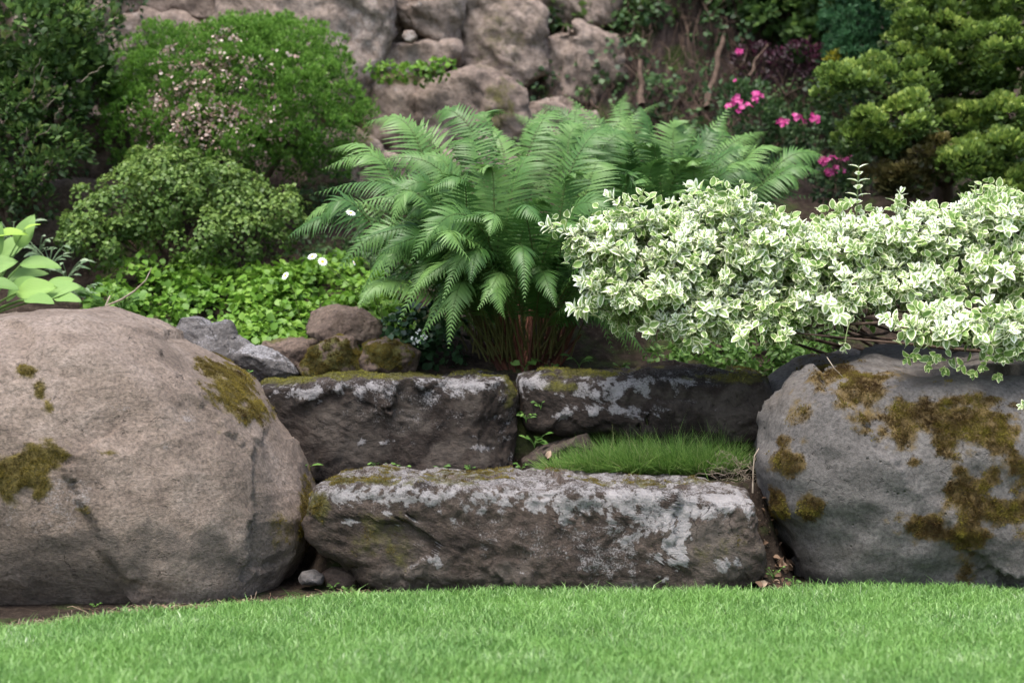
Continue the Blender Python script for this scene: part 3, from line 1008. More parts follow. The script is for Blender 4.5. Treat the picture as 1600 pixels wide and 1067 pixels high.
# low rounded shrub in front of it
b0 = at(270, 425, 2.45)
t_ = empty('low_shrub', b0, 'low spreading olive green shrub below the round shrub', 'shrub')
L = lobes_px([(280, 300, 2.5, 105, 48, .32), (160, 345, 2.4, 68, 48, .25), (220, 330, 2.35, 80, 45, .25), (360, 320, 2.5, 75, 45, .3), (415, 345, 2.45, 55, 42, .25), (300, 370, 2.25, 60, 36, .2), (380, 375, 2.3, 60, 36, .2),
              (190, 380, 2.2, 70, 26, .18), (455, 330, 2.5, 26, 18, .12), (340, 268, 2.65, 50, 30, .2), (250, 275, 2.6, 50, 30, .2), (130, 385, 2.25, 36, 22, .15)])
leafy(t_, 'foliage', L, 19000, .075, T_ROUND, (.012, .026), M_LOWSH, 241, rnd=.75, up=.6, face='surf', cov=.62, lit_newg=.45)
limbs(t_, b0, [c for c, r in L], .012, M_BARK, 250)

# cypress at the right
b0 = at(1475, 330, 2.9)
t_ = empty('cypress_tree', b0, 'dwarf cypress with layered olive fans in the upper right corner', 'tree')
PADS = [(1322, 138, 2.55, 58, 26, .22, 0), (1385, 130, 2.65, 62, 34, .25, 0), (1440, 110, 2.8, 50, 36, .25, 0), (1385, 205, 2.45, 60, 34, .25, 0), (1425, 180, 2.45, 36, 26, .18, 0), (1350, 215, 2.5, 36, 26, .18, 0), (1440, 60, 2.85, 70, 40, .3, 0),
        (1420, 10, 2.95, 55, 34, .3, 0), (1500, 30, 3.0, 80, 50, .35, 0), (1545, 75, 2.7, 55, 44, .28, 0), (1590, 40, 2.9, 60, 60, .3, 0), (1530, 120, 2.8, 60, 36, .28, 0), (1590, 130, 2.8, 60, 40, .3, 0),
        (1500, 195, 2.75, 55, 28, .25, 0), (1560, 190, 2.7, 70, 34, .28, 0), (1550, 245, 2.5, 66, 34, .25, 0), (1600, 240, 2.6, 50, 50, .25, 0), (1435, 245, 2.5, 60, 26, .22, 1), (1500, 265, 2.45, 50, 26, .2, 0),
        (1520, -50, 3.0, 130, 50, .4, 0), (1680, 60, 2.8, 80, 110, .4, 0), (1680, 220, 2.6, 70, 80, .3, 0), (1400, 285, 2.5, 60, 24, .2, 1), (1560, 295, 2.5, 70, 24, .2, 0), (1470, 150, 3.05, 40, 40, .2, 0)]
ends = []
for k, (a, b, Y, rx, ry, dp, br) in enumerate(PADS):
    L = lobes_px([(a, b, Y, rx * .86, ry * .72, dp * .85)])
    leafy(t_, 'foliage_pad', L, int(rx * ry * 1.3) + 400, .065, T_FAN, (.014, .040), M_CYPBR if br else M_CYP, 260 + k, tipup=.45, up=.55, flat=.8, rnd=.8, cov=.7, lit_newg=.55)
    ends.append(L[0][0])
P = wiggle(b0, at(1462, -60, 3.0), 12, .05, 9)
V, Fc = tube(P, np.linspace(.05, .025, 12), 9)
put('trunk', V, Fc, M_BARK, t_, {'tint': np.full(len(V), .5)})
for k, e in enumerate(ends):
    s0 = P[int(np.clip(np.argmin(abs(P[:, 2] - e[2] + .08)), 0, 11))]
    V, Fc = tube(wiggle(s0, e, 7, .12, 400 + k), np.linspace(.016, .006, 7), 5)
    put('branch', V, Fc, M_BARK, t_, {'tint': np.full(len(V), .5)})

# blue-green conifer behind the cypress, yellow sprig at its foot
b0 = at(1340, 200, 3.5)
t_ = empty('conifer_shrub', b0, 'soft blue-green conifer standing behind the cypress', 'conifer')
L = lobes_px([(1340, 40, 3.5, 42, 60, .25), (1335, 100, 3.45, 38, 40, .22), (1360, -20, 3.55, 50, 50, .3), (1350, 140, 3.5, 30, 30, .2), (1350, -90, 3.6, 40, 60, .3), (1400, 30, 3.6, 40, 90, .3)])
leafy(t_, 'foliage', L, 9000, .06, T_NEEDLE, (.035, .06), M_TEAL, 281, tipup=.8, up=.5)
limbs(t_, b0, [L[2][0]], .02, M_BARK, 282)
b0 = at(1304, 150, 3.35)
t_ = empty('golden_sprig', b0, 'small golden-leaved sprig at the edge of the blue-green conifer', 'plant')
leafy(t_, 'foliage', lobes_px([(1304, 112, 3.3, 12, 22, .06)]), 260, .03, T_LEAF, (.02, .04), M_YEL, 283)
limbs(t_, b0, [at(1304, 112, 3.3)], .006, M_BARK, 284)

# ------------------------------------------------------------------ bank: roots, creeping plants, azaleas
rg = np.random.default_rng(41)
A = Acc()
for k in range(1500):
    x = rg.uniform(-.6, 2.4)
    y = rg.uniform(3.75, 5.0)
    z = float(ground_z(np.array([x]), np.array([y]))[0])
    p0 = np.array([x, y - .05, z + .05])
    Lh = rg.uniform(.12, .5)
    y1 = y - Lh * .6
    p1 = np.array([x + rg.normal() * .1, y1 - .06, float(ground_z(np.array([x]), np.array([y1]))[0]) + rg.uniform(-.1, .12)])
    A.tube(wiggle(p0, p1, 7, .35, 600 + k), np.linspace(rg.uniform(.0015, .0065), .0012, 7), 4, rg.random())
A.build('hanging_roots', M_BARK, kind='stuff')
tag(bpy.data.objects['hanging_roots'], 'dry roots and twigs hanging down the shaded bank', 'roots', None, 'stuff')

spots = []
for k in range(72):
    x, y = rg.uniform(-.2, 2.0), rg.uniform(3.6, 4.9)
    z = float(ground_z(np.array([x]), np.array([y]))[0])
    spots.append((np.array([x, y - .06, z + .02]), np.array([rg.uniform(.08, .24), .1, rg.uniform(.05, .14)])))
o = leafy(None, 'creeping_plants', spots, 10500, .05, T_ROUND, (.02, .042), M_IVY, 291, face='surf', rnd=.8)
tag(o, 'dim green creeping plants scattered over the bank', 'creeper', None, 'stuff')
for nm, lab, sp in (('leaning_branch', 'bare leaning brown branch on the bank above the pink azaleas', [(1105, 170, 3.7), (1135, 40, 4.2)]),
                    ('dead_branch', 'thin dead twigs crossing behind the pink azaleas', [(1170, 120, 3.7), (1200, 70, 3.9)]),
                    ('upright_branch', 'short upright brown branch on the bank above the fern', [(1003, 165, 3.7), (1000, 95, 3.95)])):
    V, Fc = tube(wiggle(at(*sp[0]), at(*sp[1]), 10, .08, 31 + len(nm)), np.linspace(.022, .012, 10) * (.5 if 'dead' in nm else 1), 6)
    tag(put(nm, V, Fc, M_BARK, None, {'tint': np.full(len(V), .5)}), lab, 'branch')


def azalea(name, label, base, lob, flowers, mleaf, nleaf, seed):
    t = empty(name, base, label, 'shrub', 'azaleas on the bank')
    LL = lobes_px(lob)
    leafy(t, 'foliage', LL, nleaf, .05, T_LEAF, (.025, .045), mleaf, seed)
    limbs(t, base, [c for c, r in LL], .008, M_BARK, seed + 5)
    rg = np.random.default_rng(seed)
    for (a, b, Y, r) in flowers:
        c = at(a, b, Y)
        for q in range(7):
            A = Acc()
            cc = c + rg.normal(size=3) * np.array([1, .5, .7]) * r
            d = unit(np.array([rg.normal() * .5, -1, .4 + rg.normal() * .4]))
            for j in range(5):
                a_ = j * 1.2566
                u1 = unit(np.cross(d, [0, 0, 1.0])); u2 = np.cross(u1, d)
                tt = unit(math.cos(a_) * u1 + math.sin(a_) * u2 + .45 * d)
                A.inst(T_ROUND, cc[None], frame(tt[None], d[None].copy()), np.array([.019]), np.array([rg.random()]))
            A.build('flower', M_PINK, t, base=cc)


azalea('azalea', 'azalea with bright pink flowers left of the cypress branch', at(1170, 230, 3.4), [(1170, 190, 3.45, 45, 30, .15), (1150, 150, 3.5, 40, 16, .12)],
       [(1148, 164, 3.3, .028), (1162, 158, 3.3, .022), (1186, 153, 3.3, .02), (1155, 82, 3.7, .008), (1152, 130, 3.5, .008)], M_IVY, 1100, 501)
azalea('azalea', 'low azalea with two magenta flower clusters near the cypress foot', at(1245, 225, 3.4), [(1245, 205, 3.45, 55, 24, .15)],
       [(1222, 190, 3.3, .018), (1254, 185, 3.3, .018), (1272, 184, 3.3, .018)], M_IVY, 900, 502)
azalea('azalea', 'azalea with pale pink flowers half hidden behind the fern tips', at(1310, 310, 2.9), [(1305, 270, 2.95, 34, 36, .15)],
       [(1314, 245, 2.8, .022), (1288, 252, 2.8, .012), (1296, 268, 2.8, .012), (1310, 266, 2.8, .012)], M_IVY, 900, 503)
b0 = at(1230, 150, 3.9)
t_ = empty('purple_shrub', b0, 'dark purple-leaved shrub in the shade of the bank', 'shrub')
L = lobes_px([(1190, 105, 3.9, 40, 22, .15), (1250, 100, 3.8, 50, 22, .15), (1280, 112, 3.7, 24, 10, .1)])
leafy(t_, 'foliage', L, 800, .05, T_LEAF, (.02, .035), M_PURP, 510)
limbs(t_, b0, [c for c, r in L], .008, M_BARK, 512)
b0 = at(1230, 60, 4.4)
t_ = empty('hanging_conifer', b0, 'dark drooping conifer branches at the top of the bank', 'conifer')
L = lobes_px([(1230, 20, 4.3, 60, 26, .3), (1180, -20, 4.4, 90, 30, .3), (1260, 60, 4.2, 30, 18, .2), (1290, -10, 4.2, 60, 40, .3), (930, 40, 4.4, 40, 20, .2), (1020, 25, 4.5, 30, 30, .2), (860, 20, 4.4, 30, 26, .2)])
leafy(t_, 'foliage', L, 4500, .06, T_FAN, (.04, .07), M_DARKCON, 520, tipup=-.3)
limbs(t_, at(1230, -60, 4.7), [c for c, r in L[:4]], .014, M_BARK, 522)

# ------------------------------------------------------------------ ferns
n_ = NT('fern_green')
c_ = n_.ramp(n_.attr('tint'), [(0, (.022, .070, .014)), (.5, (.062, .145, .032)), (1, (.135, .25, .066))])
c_ = n_.mix(n_.attr('aux'), c_, (.09, .06, .025))
M_FERN = n_.surf(c_, .45, None, .32, .28)


def frond(parent, B, T, lift, roll, rg, plen=.15, npair=30, tint=.5, bare=.22, side_ref=None):
    """one arching frond: rachis from B to T with lobed pinnae on both sides"""
    lat = rg.normal() * .12
    C = B + (T - B) * rg.uniform(.32, .5) + np.array([lat, -abs(lat) * .6, lift * rg.uniform(.9, 1.15)])
    R = curve(B, C, T, 60)
    tt_ = np.linspace(0, 1, 60)
    R[:, 2] += (.09 * np.sin(tt_ * math.pi) ** 2 * tt_ - rg.uniform(0, .045) * np.clip(tt_ - .72, 0, 1) ** 2 / .08)
    R[:, 0] += rg.normal() * .03 * np.sin(tt_ * 2 * math.pi)
    droop = rg.uniform(.05, .32)
    A = Acc()
    L = np.linalg.norm(np.diff(R, axis=0), axis=1).sum()
    A.tube(R[::3], np.linspace(.0045, .0010, 20), 4, tint, np.linspace(1, 0, 81) ** 1.0 * .8)
    tg = unit(np.gradient(R, axis=0))
    # lobed pinna outline
    ns = 8
    Tn, Fn = [], []
    for i in range(ns + 1):
        t = i / ns
        w = .5 * (1 - t ** 1.8) * (.9 if i else .55)
        Tn += [(0, t, 0), (w * 1.0, max(t - .015, 0), 0), (w * .58, min(t + .075, 1), 0), (-w * 1.0, max(t - .015, 0), 0), (-w * .58, min(t + .075, 1), 0)]
    Tn = np.array(Tn, float)
    for i in range(ns):
        a, b = 5 * i, 5 * (i + 1)
        Fn += [(a, a + 1, a + 2), (a, a + 2, b), (a + 2, b + 1, b), (a, a + 4, a + 3), (a, b, a + 4), (a + 4, b, b + 3)]
    Fn = np.array(Fn)
    ks = np.linspace(bare, .985, npair)
    pos, Rm, scl, tn = [], [], [], []
    for sgn in (-1, 1):
        for j, u in enumerate(ks):
            f = u * 59
            i = int(min(f, 58))
            p = R[i] + (R[i + 1] - R[i]) * (f - i)
            t = tg[i]
            side = unit(np.cross(t, [0, 0, 1.0])) if abs(t[2]) < .97 else np.array([1.0, 0, 0])
            nrm = np.cross(side, t)
            ca, sa = math.cos(roll), math.sin(roll)
            sd_, nr = side * ca + nrm * sa, -side * sa + nrm * ca
            v = (u - bare) / (1 - bare)
            prof = min(1, (.35 + 1.9 * v)) * (1 - max(0, v - .25) / .75) ** .8
            ln = plen * max(prof, .04) * rg.uniform(.82, 1.1)
            fw = .28 + .75 * v + rg.normal() * .05
            d = unit(sd_ * sgn + t * fw - np.array([0, 0, droop + .12 * rg.random()]) + nr * rg.normal() * .10)
            pos.append(p); Rm.append(frame(d[None], nr[None].copy())[0])
            scl.append((min(.017, ln * .20 + .003), ln, ln)); tn.append(tint + rg.uniform(-.14, .14) + .25 * v)
    Tb = Tn.copy()
    Tb[:, 2] = -.30 * Tb[:, 1] ** 2 + .12 * Tb[:, 1] * (1 - Tb[:, 1])
    W = np.array(scl)
    A.inst((Tb * np.array([1, 1, 1]), Fn, np.zeros(len(Tb))), np.array(pos), np.array(Rm), W, np.clip(np.array(tn), 0, 1))
    return A.build('frond', M_FERN, parent, base=B)


def fern(name, label, bpx, tips, seed, extra, spread=.13, plen=.15):
    rg = np.random.default_rng(seed)
    base = at(*bpx)
    t = empty(name, base, label, 'fern', 'ferns in the bed')
    for (a, b, Y, lift) in tips:
        T = at(a, b, Y)
        B = base + np.array([np.clip((T[0] - base[0]) * .25, -.2, .2) + rg.normal() * .03, np.clip((T[1] - base[1]) * .3, -.12, .12), rg.uniform(.0, .06)])
        roll = -np.sign(T[0] - base[0] + 1e-3) * rg.uniform(.15, 1.15) * min(1, abs(T[0] - base[0]) * 2.5)
        dist = np.linalg.norm(T - B)
        frond(t, B, T, lift, roll, rg, plen * rg.uniform(.85, 1.1) * min(1.15, .55 + dist * .55), 44, np.clip(rg.normal(.5, .22), .05, 1), bare=.2)
    for k in range(extra):
        az = rg.uniform(0, 2 * math.pi)
        el = rg.uniform(.5, 1.25)
        ln = rg.uniform(.55, 1.0)
        T = base + ln * np.array([math.cos(az) * math.cos(el), math.sin(az) * math.cos(el) * .8, math.sin(el) * .85])
        B = base + np.array([math.cos(az) * .1, math.sin(az) * .08, .02])
        frond(t, B, T, .25 * rg.uniform(.7, 1.3), rg.uniform(-.5, .5), rg, plen * rg.uniform(.8, 1.0), 38, rg.uniform(.1, .5), bare=.25)
    # stalk bases
    A = Acc()
    for k in range(70):
        az = rg.uniform(0, 2 * math.pi)
        r = math.sqrt(rg.random()) * spread
        p0 = base + np.array([math.cos(az) * r, math.sin(az) * r * .7, -.04])
        p1 = p0 + np.array([math.cos(az) * r * .9 + rg.normal() * .03, math.sin(az) * r * .5 + rg.normal() * .02, rg.uniform(.14, .34)])
        A.tube(wiggle(p0, p1, 6, .06, seed * 9 + k), np.linspace(.0075, .004, 6), 5, rg.random())
    A.build('stalk_base', M_STALK, t, kind='stuff')
    return t


fern('fern', 'large green fern clump arching over the upper steps, reddish stalks at its base', (825, 566, 1.45), [
    (448, 362, 1.15, .46), (478, 296, 1.35, .55), (500, 264, 1.5, .55), (512, 232, 1.6, .62), (566, 188, 1.7, .66), (520, 330, 1.25, .5), (470, 345, 1.5, .5),
    (560, 470, .95, .30), (545, 372, 1.0, .42), (590, 395, .95, .4), (635, 330, 1.05, .46), (600, 290, 1.3, .5), (650, 240, 1.5, .55), (620, 200, 1.75, .6),
    (660, 300, 1.0, .5), (690, 215, 1.7, .55), (665, 395, .9, .38), (640, 455, .95, .32), (700, 345, .95, .46), (745, 265, 1.3, .5), (760, 190, 1.8, .5), (800, 175, 1.9, .5),
    (665, 365, .85, .45), (735, 440, .85, .4), (665, 500, 1.0, .25), (745, 485, .88, .34), (790, 500, .86, .32), (765, 365, .85, .45), (850, 350, .85, .5), (880, 420, .85, .4), (905, 360, .95, .45), (870, 480, .9, .36),
    (960, 330, 1.0, .45), (990, 290, 1.2, .5), (1020, 565, 1.05, .3), (985, 545, .98, .3), (950, 500, .95, .35), (830, 240, 1.6, .45), (870, 200, 1.9, .4), (940, 250, 1.6, .45), (900, 270, 1.3, .5), (700, 280, 1.2, .5), (575, 250, 1.5, .55), (540, 300, 1.4, .5),
    (560, 468, 1.0, .55), (520, 420, 1.05, .6), (590, 440, .95, .62), (620, 500, 1.0, .5), (650, 540, 1.05, .45), (610, 360, 1.05, .6), (690, 470, .85, .6), (700, 540, .95, .42), (480, 380, 1.2, .6), (640, 410, .85, .62), (760, 420, .78, .6), (820, 470, .8, .55), (580, 330, 1.15, .6), (1010, 530, 1.1, .5), (960, 545, 1.0, .48), (1040, 560, 1.2, .42), (930, 470, .9, .55), (1000, 480, 1.1, .5), (720, 200, 1.8, .55), (840, 180, 1.95, .5), (670, 180, 1.85, .6), (880, 165, 1.9, .45), (920, 185, 1.8, .45), (900, 150, 2.1, .45), (955, 190, 1.7, .45), (850, 155, 2.0, .45), (990, 200, 1.8, .45)],
     61, 34, plen=.165)
fern('fern', 'second fern clump behind the variegated shrub, tips reaching the pink azaleas', (1020, 500, 2.15), [
    (842, 150, 2.5, .3), (880, 138, 2.6, .3), (950, 152, 2.4, .35), (1000, 165, 2.3, .35), (1060, 185, 2.2, .4), (1145, 158, 2.4, .2), (1110, 200, 2.2, .35), (1180, 215, 2.2, .4), (1225, 228, 2.2, .42), (1290, 238, 2.2, .42), (1285, 262, 2.1, .4),
    (1245, 290, 2.0, .4), (1190, 280, 1.9, .4), (1130, 250, 1.9, .4), (1080, 250, 1.8, .4), (1010, 220, 1.9, .4), (940, 210, 2.0, .4), (890, 215, 2.1, .38), (960, 260, 1.8, .42), (1050, 300, 1.7, .4), (920, 170, 2.6, .3), (1010, 190, 2.5, .3), (1090, 180, 2.5, .3), (1170, 240, 2.4, .35), (1230, 260, 2.4, .35), (1110, 300, 1.7, .4), (1180, 320, 1.7, .4), (1000, 290, 1.6, .4), (860, 180, 2.5, .3), (800, 170, 2.6, .35), (830, 200, 2.3, .4), (980, 140, 2.7, .35), (1040, 150, 2.7, .35), (1130, 175, 2.7, .35), (1200, 200, 2.6, .4), (1260, 225, 2.5, .4), (1150, 230, 2.0, .45), (1210, 260, 1.95, .45), (1100, 225, 2.0, .45), (1050, 240, 1.8, .45), (1270, 300, 2.1, .35), (980, 240, 1.9, .45)],
     62, 22, plen=.155)

# ------------------------------------------------------------------ variegated euonymus
def variegated_mat(name, white, cream, green, green2):
    n = NT(name)
    edge = n.math('ADD', n.attr('aux'), n.mad(n.noise(55, 4, .65), .9, -.45))
    tint = n.attr('tint')                      # 0 = old greener leaf, 1 = young whiter leaf
    lim = n.mad(tint, -.55, .84)
    f = n.clampm(n.math('SUBTRACT', edge, lim), -.05, .05)
    g = n.mix(n.clampm(n.noise(90, 3), .4, .6), green, green2)
    g = n.mix(n.math('MULTIPLY', tint, .6), g, (.42, .54, .22))
    w = n.mix(tint, cream, white)
    c = n.mix(f, g, w)
    return n.surf(c, .42, None, .4, .28)


M_EUO = variegated_mat('variegated_leaf', (.90, .92, .80), (.82, .85, .50), (.13, .24, .05), (.23, .35, .09))
n_ = NT('green_stem')
M_GSTEM = n_.surf((.13, .17, .06), .6, None, .3)

EUO_T = [blade(6, 5, oval(.35, .84, .8), b, f, wv) for b, f, wv in ((.10, .28, .0), (.22, .34, .012), (-.05, .25, .01), (.3, .2, .02))]
EUO_MESH = {}


def euo_mesh(k, tq):
    if (k, tq) not in EUO_MESH:
        V, Fc, A = EUO_T[k]
        EUO_MESH[(k, tq)] = make_mesh('leaf', V, Fc, M_EUO, {'tint': np.full(len(V), tq / 5), 'aux': A})
    return EUO_MESH[(k, tq)]


def shoot_leaves(tip, d, rg, npair, size, young, top_whorl=True):
    """decussate leaf pairs along the last part of a shoot; returns list of (pos, dir, normal, size, tint)"""
    d = unit(d)
    a = unit(np.cross(d, rg.normal(size=3)))
    b = np.cross(d, a)
    out = []
    gap = size * .30
    for k in range(npair):
        p = tip - d * (k * gap)
        an = k * 1.2 + rg.normal() * .15
        ax = a * math.cos(an) + b * math.sin(an)
        opn = min(.35 + .33 * k, 1.35) + rg.normal() * .12
        s = size * min(1.0, .55 + .22 * k) * rg.uniform(.85, 1.12)
        for sg in (-1, 1):
            t = unit(d * math.cos(opn) + sg * ax * math.sin(opn) + rg.normal(size=3) * .12)
            nrm = unit(d * math.sin(opn) - sg * ax * math.cos(opn) + np.array([0, 0, .5]))
            out.append((p, t, nrm, s, np.clip(young - .10 * k + rg.normal() * .12, 0, 1)))
    return out


rg = np.random.default_rng(91)
ebase = at(1560, 560, 1.75)
euo = empty('variegated_shrub', ebase, 'variegated shrub with green and white leaves spilling over the grey boulder', 'shrub')
EL = [(905, 378, .66, 34, 26, .10), (1010, 345, .74, 46, 26, .14), (960, 395, .72, 62, 62, .20), (1000, 455, .68, 96, 62, .22), (1075, 405, .78, 95, 82, .26), (1165, 395, .85, 95, 76, .28), (1120, 475, .75, 90, 52, .2), (1250, 410, .85, 100, 62, .28), (1215, 470, .72, 80, 46, .18),
      (1340, 385, .9, 95, 56, .3), (1330, 450, .75, 85, 46, .2), (1440, 380, .9, 100, 58, .3), (1430, 440, .75, 90, 42, .2), (1550, 355, .9, 85, 52, .3), (1570, 430, .8, 90, 55, .25), (1680, 400, .85, 90, 80, .3),
      (1120, 335, .85, 70, 32, .2), (1490, 518, .28, 92, 22, .12), (1570, 525, .30, 62, 40, .14), (1470, 490, .36, 40, 18, .08), (1660, 520, .35, 80, 50, .16), (1170, 500, .72, 105, 30, .15), (1060, 500, .66, 60, 28, .13), (1290, 475, .7, 60, 28, .13)]
ELW = lobes_px(EL)
leaves, stems = [], Acc()
for li, (c, r) in enumerate(ELW):
    ns = int(16 + EL[li][3] * EL[li][4] / 62)
    for k in range(ns):
        d = unit(rg.normal(size=3) + np.array([0, -.35, .30]))
        if d[1] > .45 and rg.random() < .7: continue
        q = rg.uniform(.68, 1.02) + max(0, rg.normal() * .05)
        tip = c + d * r * q
        dirn = unit(d * .9 + np.array([-.15, -.35, .55]) + rg.normal(size=3) * .3)
        if li in (17, 18, 19): dirn = unit(dirn + np.array([-.5, -.3, 0]))
        if d[2] < -.35: dirn = unit(dirn + np.array([-.2, -.2, -.5]))
        yg = np.clip(.76 + .46 * d[2] + .55 * (q - .85) + rg.normal() * .12, .02, 1)
        if rg.random() < .07: yg = rg.uniform(0, .2)
        np_ = int(rg.integers(4, 8))
        leaves += shoot_leaves(tip, dirn, rg, np_, rg.uniform(.030, .054), yg)
        stems.tube(curve(tip, tip - dirn * .05, tip - dirn * .09 - np.array([-.01, 0, .025]), 5), np.linspace(.0012, .0022, 5), 4, .5)
# single sprigs on the outline: (px, py, Y, dir, pairs, size)
for a, b, Y, dd, npr, sz in [(850, 352, .62, (-1, -.2, .25), 4, .05), (880, 362, .62, (-1, -.2, .3), 4, .05), (950, 305, .66, (-.8, -.1, .6), 4, .05), (1078, 290, .75, (-.9, -.1, .35), 5, .052), (985, 318, .66, (-.2, -.2, 1), 4, .05),
                             (1342, 258, .8, (.03, -.05, 1), 9, .042), (1408, 302, .8, (.3, 0, .9), 4, .05), (1440, 330, .75, (.8, -.2, .7), 3, .045), (1515, 308, .75, (0, -.1, 1), 4, .045), (1560, 298, .8, (-.3, -.2, .9), 5, .05),
                             (905, 435, .52, (-.9, -.5, .2), 6, .05), (890, 480, .52, (-1, -.5, .1), 6, .052), (1155, 522, .5, (-.3, -.8, .4), 7, .042), (1232, 518, .48, (.2, -.8, .4), 7, .042), (1090, 545, .55, (-.3, -.6, -.7), 4, .045),
                             (1320, 545, .3, (-.1, -.3, -1), 3, .04), (1380, 495, .2, (-.9, -.5, .3), 6, .05), (1420, 500, .2, (-.3, -.6, .7), 6, .052), (1310, 490, .45, (-.2, -.9, .2), 5, .05), (1010, 520, .5, (-.3, -.6, -.6), 5, .045),
                             (1596, 634, .1, (-1, -.2, .2), 3, .035), (1290, 470, .5, (-.3, -1, .2), 5, .05), (1545, 470, .25, (.1, -.4, .9), 6, .055), (1595, 490, .25, (.2, -.4, .9), 6, .055)]:
    tip = at(a, b, Y)
    L = shoot_leaves(tip, np.array(dd, float), rg, npr, sz, .95 if b < 500 else .7)
    if npr == 9:
        L = []
        dv = unit(np.array(dd, float))
        for k in range(6):
            L += [(tip - dv * (.012 + .028 * k), unit(dv * .55 + s_ * np.array([1, 0, 0]) * math.cos(k * 1.57) * 1. + s_ * np.array([0, 1.0, 0]) * math.sin(k * 1.57)), dv.copy(), .042 + .002 * k, .8) for s_ in (-1, 1)]
        stems.tube(wiggle(tip, tip - dv * .3, 6, .02, 5), np.linspace(.002, .0035, 6), 5)
    leaves += L
    dv = unit(np.array(dd, float))
    stems.tube(curve(tip, tip - dv * .08, tip - dv * .12 + np.array([.03, .06, .0]), 6), np.linspace(.0013, .0026, 6), 4)
# loose sprigs breaking the upper and lower outline
for k in range(46):
    li = int(rg.integers(0, len(ELW)))
    c, r = ELW[li]
    up_ = k < 30
    d = unit(np.array([rg.normal() * .8, -abs(rg.normal()) * .4, rg.uniform(.6, 1.2) if up_ else -rg.uniform(.5, 1.0)]))
    tip = c + d * r * rg.uniform(1.05, 1.3)
    dirn = unit(d + np.array([-.35, -.2, .35 if up_ else -.1]) + rg.normal(size=3) * .25)
    leaves += shoot_leaves(tip, dirn, rg, int(rg.integers(4, 7)), rg.uniform(.036, .054), .9 if up_ else .45)
    stems.tube(curve(tip, tip - dirn * .06, tip - dirn * .08 - d * .06, 6), np.linspace(.0013, .0026, 6), 4)
# dark green hanging sprays on the boulder
for a, b in [(1430, 560), (1450, 575), (1475, 580), (1500, 575), (1520, 585), (1545, 560), (1535, 575), (1560, 590), (1415, 562), (1465, 560)]:
    tip = at(a, b, .18)
    leaves += shoot_leaves(tip, np.array([rg.normal() * .4 - .3, -.5, -.5]), rg, 3, .034, .12)
P0 = np.array([l[0] for l in leaves]); T0 = np.array([l[1] for l in leaves]); N0 = np.array([l[2] for l in leaves])
S0 = np.array([l[3] for l in leaves]); Y0 = np.array([l[4] for l in leaves])
px, py = proj(P0)
# the 300 leaves that show best stand as parts: near the camera, at the front of their pixel neighbourhood
cell = {}
for i in range(len(P0)):
    if 0 < px[i] < 1600:
        key = (int(px[i] // 24), int(py[i] // 22))
        if key not in cell or P0[i, 1] < P0[cell[key], 1]: cell[key] = i
front = sorted(cell.values(), key=lambda i: P0[i, 1] - S0[i] * 6)[:300]
isf = np.zeros(len(P0), bool); isf[front] = True
RR = frame(T0, N0)
for i in front:
    o = bpy.data.objects.new('leaf', euo_mesh(int(rg.integers(0, 4)), int(round(Y0[i] * 5))))
    M4 = np.eye(4); M4[:3, :3] = RR[i] * S0[i]; M4[:3, 3] = P0[i] - ebase
    o.parent = euo
    o.matrix_basis = Matrix(M4.tolist())
    COL.objects.link(o)
A = Acc()
kk = rg.integers(0, 4, len(P0))
for k in range(4):
    m = (~isf) & (kk == k)
    A.inst(EUO_T[k], P0[m], RR[m], S0[m], Y0[m])
# inner, older leaves
IL = [(c, r * .72) for c, r in ELW]
p, d, h = bush_points(IL, 5200, .08, 93, .2, .9, cull=.5)
A.inst(EUO_T[0], p, frame(unit(d + .8 * rg.normal(size=p.shape)), unit(rg.normal(size=p.shape) + np.array([0, -.5, .8]))), rg.uniform(.028, .044, len(p)), rg.uniform(0, .35, len(p)))
A.build('foliage', M_EUO, euo, kind='stuff')
stems.build('shoots', M_GSTEM, euo, kind='stuff')
limbs(euo, ebase, [c + np.array([0, .05, -.03]) for c, r in ELW], .011, M_BARK, 700)
for k, (s, e) in enumerate([((1600, 555, .5), (1240, 520, .62)), ((1620, 560, .3), (1385, 505, .25)), ((1640, 540, .5), (1100, 500, .7)), ((1600, 520, .6), (1000, 470, .72))]):
    V, Fc = tube(wiggle(at(*s), at(*e), 12, .05, 720 + k), np.linspace(.009, .003, 12), 6)
    put('branch', V, Fc, M_BARK, euo, {'tint': np.full(len(V), .5)})

# ------------------------------------------------------------------ lawn
n_ = NT('lawn_blade')
c_ = n_.ramp(n_.attr('tint'), [(0, (.07, .165, .033)), (.45, (.165, .335, .078)), (.8, (.28, .45, .14)), (1, (.60, .68, .47))])
c_ = n_.mix(n_.clampm(n_.noise(2.2, 4), .38, .66), c_, n_.mix(.5, c_, (.21, .40, .085)))
M_LAWN = n_.surf(c_, .42, None, .45, .35)


